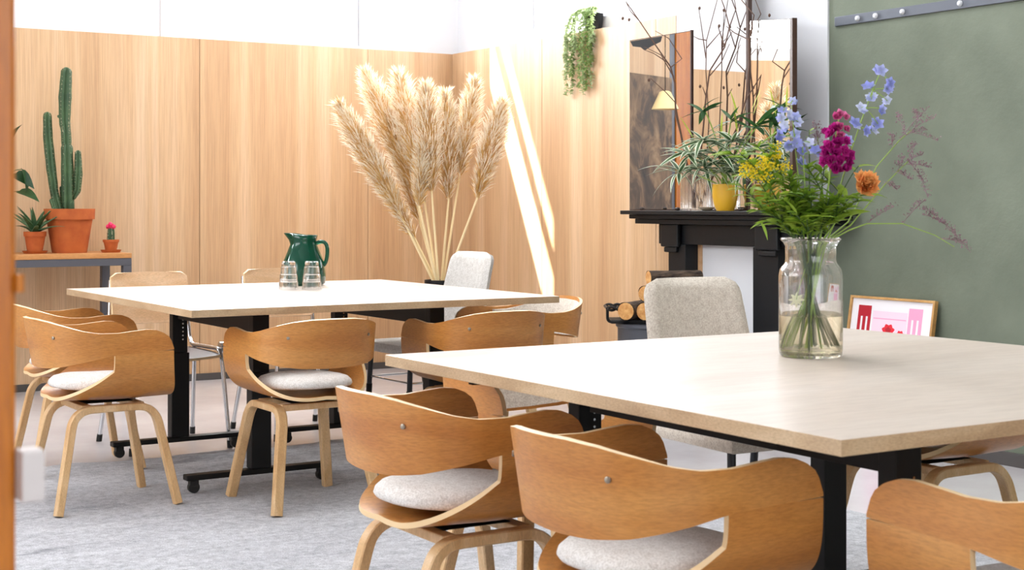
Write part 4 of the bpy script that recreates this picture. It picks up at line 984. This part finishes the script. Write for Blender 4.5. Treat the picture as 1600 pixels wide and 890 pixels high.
def blot(name, u, v, r, m, lay, petals=7):
    bm = bmesh.new(); n = 28
    for q in range(1):
        rg = [Vector((-0.0017 - 0.0003 * lay, U(u) + r * 1.25 * (1 + 0.14 * sin(petals * 2 * pi * k / n)) * cos(2 * pi * k / n), V(v) + r * (1 + 0.14 * sin(petals * 2 * pi * k / n)) * sin(2 * pi * k / n))) for k in range(n)]
        bm.faces.new([bm.verts.new(p) for p in rg])
    bm.transform(TM); obj(name, bm, m, pr)
blot('printed_rose', 0.485, 0.145, 0.030, M['rose'], 1); blot('printed_rose', 0.485, 0.143, 0.014, M['red'], 2, 5); blot('printed_rose', 0.635, 0.160, 0.019, M['rose'], 1); blot('printed_rose', 0.635, 0.160, 0.009, M['red'], 2, 5)
blot('printed_dot', 0.385, 0.163, 0.005, M['navy'], 1, 1); blot('printed_dot', 0.565, 0.170, 0.009, M['navy'], 1, 3)
ink('printed_field', 0.3, 0.66, 0.20, 0.5, M['pink'], 1)
# pendant lamp, only its reflection is in the picture
t = thing('pendant_lamp', 'pale pendant lamp reflected in the left mirror panel', 'lamp', (1.06, 9.0, 1.98))
bm = bmesh.new(); lathe(bm, [(0.03, 0.16), (0.05, 0.15), (0.12, 0.0), (0.115, 0.0), (0.045, 0.14), (0.03, 0.15)], 36, cap=False); obj('shade', bm, M['lamp'], t, 50)
bm = bmesh.new(); tube(bm, [(0, 0, 0.15), (0, 0, 3.418)], 0.004, 6); obj('cord', bm, M['black'], t)
# ---------------------------------------------------------------- jar of flowers on the front table
JX, JY, JZ = 2.65, 2.82, 0.7605
t = thing('glass_jar', 'large clear glass jar with wide rim, half full of water, on front table', 'vase', (JX, JY, JZ), -YAW)
kj = 3.80 / 2330
bm = bmesh.new()
lathe(bm, [(0, 0), (0.072, 0), (0.079, 0.006), (0.0805, 0.02), (0.0805, 0.205), (0.077, 0.222), (0.066, 0.236), (0.0635, 0.245), (0.064, 0.280), (0.070, 0.290), (0.0765, 0.297), (0.0745, 0.301), (0.067, 0.296), (0.0605, 0.283), (0.0600, 0.244), (0.063, 0.233), (0.073, 0.219), (0.0765, 0.203), (0.0765, 0.02), (0.070, 0.011), (0, 0.010)], 56, cap=False)
obj('glass', bm, M['glass'], t, 'all')
bm = bmesh.new(); lathe(bm, [(0, 0.0080), (0.071, 0.0085), (0.0782, 0.019), (0.0782, 0.104), (0.070, 0.1035), (0, 0.1035)], 56, cap=False)
obj('water', bm, M['water'], t, 30)
def bp(px, py, d=0.0): return Vector(((px - 1263) * kj, d, (559 - py) * kj))
rj = random.Random(21)
def jt(name, label, cat, group=None): return thing(name, label, cat, (JX, JY, JZ), -YAW, group)
def foot():
    a = rj.uniform(0, 2 * pi); r = rj.uniform(0.02, 0.06); return Vector((r * cos(a), r * sin(a) * 0.9, 0.018))
def neck(v):
    return Vector((max(-.035, min(.035, v.x * 0.30)), max(-.035, min(.035, v.y * 0.4)), 0.285))
def stalk(t, top, r=0.0024, bend=0.0, m=None):
    """from the jar floor, crossing in the neck, out to the top"""
    nk = neck(top); ft = Vector((-nk.x * 1.2 + rj.uniform(-.025, .025), -nk.y + rj.uniform(-.03, .03), 0.016))
    l = (ft.x ** 2 + ft.y ** 2) ** 0.5
    if l > 0.06: ft.x *= 0.06 / l; ft.y *= 0.06 / l
    md = nk.lerp(top, 0.5) + Vector((bend, 0, 0.05 * (1 if abs(top.x) > .1 else 0))); P = [ft, ft.lerp(nk, 0.5), nk] + bez(nk, md, top, 8)[1:]
    bm = bmesh.new(); n = len(P); tube(bm, P, [r * (1 - 0.5 * i / (n - 1)) for i in range(n)], 6); obj('stem', bm, m or M['stem'], t, True); return P
# --- delphiniums: open five-petalled florets up the stem
def floret_mesh(name, m, R):
    bm = bmesh.new()
    for k in range(5):
        a = 2 * pi * k / 5; leaf_bm(bm, R, R * 0.85, n=3, droop=-0.3, fold=0.12, base_w=0.22, M=Matrix.Rotation(a, 4, 'Z'))
    me = bpy.data.meshes.new(name); bm.to_mesh(me); bm.free(); me.materials.append(m); return me
FB = [floret_mesh('blue_floret', M['blue'], 0.017), floret_mesh('pale_floret', M['bluepale'], 0.017)]
def delph(pts, top, label, mix_, d):
    t = jt('delphinium_stem', label, 'flower', 'delphinium stems in the jar'); T_ = bp(*top, d); P = stalk(t, T_)
    for (x, y) in pts:
        c = bp(x, y, d + rj.uniform(-.02, .01)); nr = Vector((rj.uniform(-.8, .8), -1.0, rj.uniform(-.1, .9)))
        q = Matrix.Translation(c) @ nr.to_track_quat('Z', 'Y').to_matrix().to_4x4() @ Matrix.Rotation(rj.uniform(0, 6), 4, 'Z') @ Matrix.Scale(rj.uniform(.8, 1.1), 4)
        fl_ = share('floret', FB[0 if rj.random() < mix_ else 1], t, q)
        j = min(range(3, len(P)), key=lambda i: (P[i] - c).length); bm = bmesh.new(); tube(bm, bez(P[j], P[j].lerp(c, .5) + Vector((0, 0, .004)), c, 4), 0.0011, 5); obj('stalk', bm, M['stem'], t, True)
        share('floret', FB[0 if rj.random() < mix_ else 1], t, q @ Matrix.Translation((rj.uniform(-.008, .008), rj.uniform(-.008, .008), -0.004)) @ Matrix.Rotation(0.6, 4, 'Z') @ Matrix.Scale(0.85, 4))
delph([(1376, 113), (1388, 131), (1387, 141), (1355, 137), (1362, 155), (1386, 160), (1360, 158), (1344, 171), (1376, 173), (1333, 195), (1372, 196), (1352, 206), (1366, 207), (1322, 221)], (1374, 116), 'tall blue delphinium leaning right in front of the green wall', 0.55, 0.02)
delph([(1239, 160), (1222, 176), (1232, 182), (1242, 184), (1218, 186), (1223, 198), (1247, 193), (1218, 213), (1243, 212), (1232, 232)], (1236, 162), 'pale blue delphinium at left, against the mirror edge', 0.3, 0.03)
delph([(1228, 230), (1249, 240), (1250, 256), (1268, 238), (1240, 228), (1262, 226), (1276, 242)], (1250, 225), 'shorter blue delphinium low between yellow flowers and magenta stock', 0.6, 0.0)
# --- stock: dense spike of ruffled florets
def ruffle_mesh(name, m, R, n=9, seed=1):
    bm = bmesh.new(); r_ = random.Random(seed)
    for k in range(n):
        a = k * 2.4; el = 0.15 + 1.25 * k / n
        leaf_bm(bm, R * (1 - .25 * k / n), R * 1.0, n=3, droop=-0.35, fold=0.22, base_w=0.25, M=Matrix.Rotation(a, 4, 'Z') @ Matrix.Rotation(el, 4, 'X') @ Matrix.Rotation(r_.uniform(-.4, .4), 4, 'Y'))
    me = bpy.data.meshes.new(name); bm.to_mesh(me); bm.free(); me.materials.append(m); return me
FS = [ruffle_mesh('stock_floret', M['magenta'], 0.021, 9, 2), ruffle_mesh('stock_floret', M['pinkfl'], 0.016, 8, 3)]
t = jt('stock_stem', 'magenta stock with a dense ruffled flower spike', 'flower'); P = stalk(t, bp(1303, 188, -.03), 0.0034)
for (x, y, k) in ((1303, 184, 1), (1297, 188, 1), (1311, 188, 1), (1302, 203, 1), (1296, 206, 0), (1310, 207, 1), (1290, 214, 0), (1303, 216, 1), (1299, 228, 0), (1310, 226, 0), (1289, 232, 0), (1284, 243, 0), (1296, 244, 0), (1308, 241, 0), (1316, 246, 0), (1290, 255, 0), (1302, 257, 0), (1314, 258, 0), (1282, 257, 0), (1296, 268, 0), (1308, 268, 0)):
    nr = Vector(((x - 1300) / 14, -1, 0.3)); share('floret', FS[k], t, Matrix.Translation(bp(x, y, -.03 - rj.uniform(0, .018))) @ nr.to_track_quat('Z', 'Y').to_matrix().to_4x4() @ Matrix.Rotation(rj.uniform(0, 6), 4, 'Z'))
    if k == 0: share('floret', FS[0], t, Matrix.Translation(bp(x + rj.uniform(-6, 6), y + rj.uniform(-5, 5), 0.0)) @ Matrix.Rotation(rj.uniform(0, 6), 4, 'Z'))
for (x, y, dx) in ((1325, 262, 1), (1330, 275, 1), (1278, 280, -1), (1318, 285, .7)):
    pass
# --- carnation
def ball(t, c, R, m, n, seed):
    r_ = random.Random(seed); bm = bmesh.new()
    for k in range(n):
        f = k / n; el = 0.05 + 1.45 * f; a = k * 2.4
        leaf_bm(bm, R * (1.0 - 0.25 * f) * r_.uniform(.85, 1.1), R * 0.7, n=4, droop=-0.3, fold=0.35 * (1 if k % 2 else -1), base_w=0.2, M=Matrix.Translation(c) @ Vector((0.15, -1, .55)).to_track_quat('Z', 'Y').to_matrix().to_4x4() @ Matrix.Rotation(a, 4, 'Z') @ Matrix.Rotation(el, 4, 'X') @ Matrix.Rotation(r_.uniform(-.5, .5), 4, 'Y'))
    return obj('flower_head', bm, m, t, recalc=False)
t = jt('carnation', 'single orange carnation at the right of the bouquet', 'flower'); c = bp(1341, 294, -.05); stalk(t, c + Vector((-0.006, 0.02, -0.012)), 0.0026); ball(t, c, 0.042, M['orange'], 72, 4)
# --- leafy stems
LB_ = [leaf_mesh('leaf', L, W, M['leafmid'], droop=dr, fold=0.15, n=5, base_w=0.2) for L, W, dr in ((0.044, 0.012, .25), (0.034, 0.011, .15), (0.054, 0.010, .35))]
def leafy(top, d, n, label, name='foliage_stem', bend=0.0, sc=1.0, lo=0.30, cat='foliage', g='leafy stems in the jar', subs=3):
    t = jt(name, label, cat, g); T_ = bp(*top, d); P = stalk(t, T_, 0.0026, bend, M['stemdark']); Q = P[2:]
    tips = [Q]
    for s_ in range(subs):
        i = rj.randint(2, len(Q) - 2); b = Q[i]; e = b + Vector((rj.uniform(-.07, .07), rj.uniform(-.06, .03), rj.uniform(.02, .08))); R_ = bez(b, b.lerp(e, .5) + Vector((0, 0, .01)), e, 5); tips.append(R_)
        bm = bmesh.new(); tube(bm, R_, 0.0014, 5); obj('twig', bm, M['stemdark'], t, True)
    for k in range(int(n * 1.8)):
        R_ = tips[rj.randrange(len(tips))]; i = rj.randrange(len(R_) - 1); p = R_[i].lerp(R_[i + 1], rj.random())
        if p.z < 0.305: continue
        ax = (R_[i + 1] - R_[i]).normalized(); az = rj.uniform(0, 2 * pi); o = Vector((cos(az), sin(az) * .8, 0.1)); share('leaf', LB_[rj.randrange(3)], t, orient(p, o + ax * rj.uniform(.2, 1.0), rj.uniform(-.6, .6), rj.uniform(.7, 1.2) * sc))
    return t, Q, tips
leafy((1168, 332), -.06, 52, 'low green leafy stem at far left of the bouquet, drooping over rim'); leafy((1190, 300), .03, 52, 'green leafy stem on left side of bouquet under the yellow blossom')
leafy((1215, 318), -.08, 52, 'green leafy stem at front left above the jar rim'); leafy((1228, 280), -.02, 48, 'green leafy stem rising behind the yellow blossom'); leafy((1205, 350), -.03, 46, 'lowest leafy stem hanging over the left of the rim')
leafy((1258, 300), -.05, 46, 'green leafy stem in the middle of the bouquet'); leafy((1292, 250), .05, 36, 'slim leafy stem behind the magenta stock'); leafy((1285, 310), -.06, 40, 'leafy stem below the magenta stock')
leafy((1312, 322), -.03, 34, 'leafy stem below the orange carnation'); leafy((1342, 262), .03, 20, 'leafy stem with pointed leaves right of the magenta stock', sc=1.3); leafy((1268, 205), .06, 26, 'upright thin leafy stem between delphinium and stock', subs=1, sc=.7)
leafy((1245, 345), -.10, 30, 'short leafy stem at the front of the jar rim'); leafy((1180, 352), -.02, 30, 'sparse leafy stem at lower left of bouquet')
# big single leaf at the right
t = jt('broad_leaf_stem', 'stem with one broad yellow-green leaf right of the jar rim', 'foliage'); stalk(t, bp(1300, 346, -.04)); LBG = leaf_mesh('leaf', 0.085, 0.036, M['leafmid'], droop=0.15, fold=0.2, base_w=0.22); share('leaf', LBG, t, orient(bp(1298, 345, -.04), (1, -.25, .38), 0.5)); share('leaf', LBG, t, orient(bp(1296, 350, -.04), (.5, -.6, .5), -.4, .6))
# --- goldenrod: arching plumes of tiny yellow heads
def goldenrod(top, d, label, plumes):
    t, Q, tips = leafy(top, d, 34, label, 'goldenrod_stem', cat='flower', g='goldenrod stems in the jar', subs=2)
    bm = bmesh.new()
    for (x0, y0, x1, y1, k) in plumes:
        A, B = bp(x0, y0, d), bp(x1, y1, d - .01); tube(bm, bez(A, A.lerp(B, .5) + Vector((0, 0, .012)), B, 5), 0.001, 5, mi=1)
        for i in range(k):
            c = A.lerp(B, rj.random()) + Vector((rj.gauss(0, .0075), rj.gauss(0, .0075), rj.gauss(0, .006) + .005)); bmesh.ops.create_icosphere(bm, subdivisions=1, radius=rj.uniform(.0018, .0034), matrix=Matrix.Translation(c))
    tag(obj('blossom', bm, [M['yellowfl'], M['stem']], t), kind='stuff')
goldenrod((1165, 262), -.04, 'goldenrod with bright yellow blossom at far left of the bouquet', [(1195, 285, 1150, 262, 90), (1195, 275, 1160, 258, 80), (1205, 270, 1176, 256, 70), (1180, 285, 1152, 275, 60)])
goldenrod((1208, 232), .02, 'goldenrod behind with thin yellow tip below the pale delphinium', [(1212, 265, 1210, 228, 60), (1205, 262, 1196, 248, 40), (1222, 275, 1228, 262, 40)])
# --- sea lavender: sparse branching sprays of mauve specks
def spray(main, subs, d, label, k=70):
    t = jt('sea_lavender', label, 'flower', 'dry sea lavender sprays in the jar'); P = [bp(x, y, d) for x, y in main]
    nk = neck(P[0]); ft = Vector((-nk.x * 1.3, 0.01, 0.016)); bm = bmesh.new(); tube(bm, [ft, nk] + P, [0.002] * 2 + [0.0018 - .001 * i / len(P) for i in range(len(P))], 6); obj('stem', bm, M['stem'], t, True)
    bm = bmesh.new()
    for (a, b) in subs:
        A, B = bp(*a, d), bp(*b, d - .01); C_ = bez(A, A.lerp(B, .5) + Vector((0, 0, .008)), B, 6); tube(bm, C_, 0.0007, 4, mi=1)
        for i in range(k):
            s = rj.random() ** .7; p = C_[min(5, int(s * 6))].lerp(C_[min(6, int(s * 6) + 1)], (s * 6) % 1)
            az = rj.uniform(0, 2 * pi); o = Vector((cos(az), sin(az), rj.uniform(.1, 1.3))).normalized(); L_ = rj.uniform(.004, .015)
            if i % 3 == 0: tube(bm, [p, p + o * L_], 0.0004, 3, mi=1, cap=False)
            bmesh.ops.create_icosphere(bm, subdivisions=1, radius=rj.uniform(.0010, .0021), matrix=Matrix.Translation(p + o * L_))
    tag(obj('florets', bm, [M['mauve'], M['mauve']], t), kind='stuff')
spray([(1330, 350), (1375, 262), (1410, 222), (1430, 205)], [((1410, 222), (1452, 172)), ((1430, 205), (1464, 186)), ((1420, 212), (1406, 180)), ((1426, 208), (1470, 222)), ((1400, 232), (1398, 212)), ((1440, 192), (1436, 176)), ((1420, 214), (1450, 205))], .06, 'mauve sea lavender spray reaching high against the green wall', 36)
spray([(1325, 355), (1380, 290), (1415, 255)], [((1415, 255), (1424, 228)), ((1415, 255), (1440, 290)), ((1400, 268), (1405, 250)), ((1410, 260), (1446, 265)), ((1430, 270), (1444, 312)), ((1380, 290), (1396, 300)), ((1415, 256), (1434, 246)), ((1395, 272), (1418, 284))], .0, 'mauve sea lavender spray in the middle at right', 44)
spray([(1318, 362), (1345, 352), (1400, 352), (1450, 370), (1480, 388)], [((1400, 352), (1430, 318)), ((1430, 338), (1462, 352)), ((1450, 345), (1480, 366)), ((1468, 358), (1503, 396)), ((1345, 352), (1385, 326)), ((1460, 376), (1494, 384)), ((1430, 330), (1448, 340))], -.04, 'mauve sea lavender spray hanging low to the right over the table', 44)
spray([(1290, 330), (1284, 250), (1280, 215)], [((1280, 215), (1276, 194)), ((1280, 220), (1288, 204)), ((1282, 232), (1274, 214))], .05, 'small mauve sea lavender sprig beside the magenta stock', 26)
# --- pale flower hanging inside the jar
t = jt('pale_flower', 'pale cream flower pressed inside the glass jar', 'flower'); c = bp(1237, 470, -.035)
bm = bmesh.new(); tube(bm, bez((0.012, 0, 0.285), (-.03, -.02, .2), c, 8), 0.0013, 5); obj('stem', bm, M['stem'], t, True)
bm = bmesh.new()
for k in range(8): leaf_bm(bm, 0.021, 0.009, n=3, droop=.2, fold=.1, M=Matrix.Translation(c) @ Vector((-.3, -1, .3)).to_track_quat('Z', 'Y').to_matrix().to_4x4() @ Matrix.Rotation(2 * pi * k / 8, 4, 'Z'))
obj('petals', bm, M['cream'], t, recalc=False)
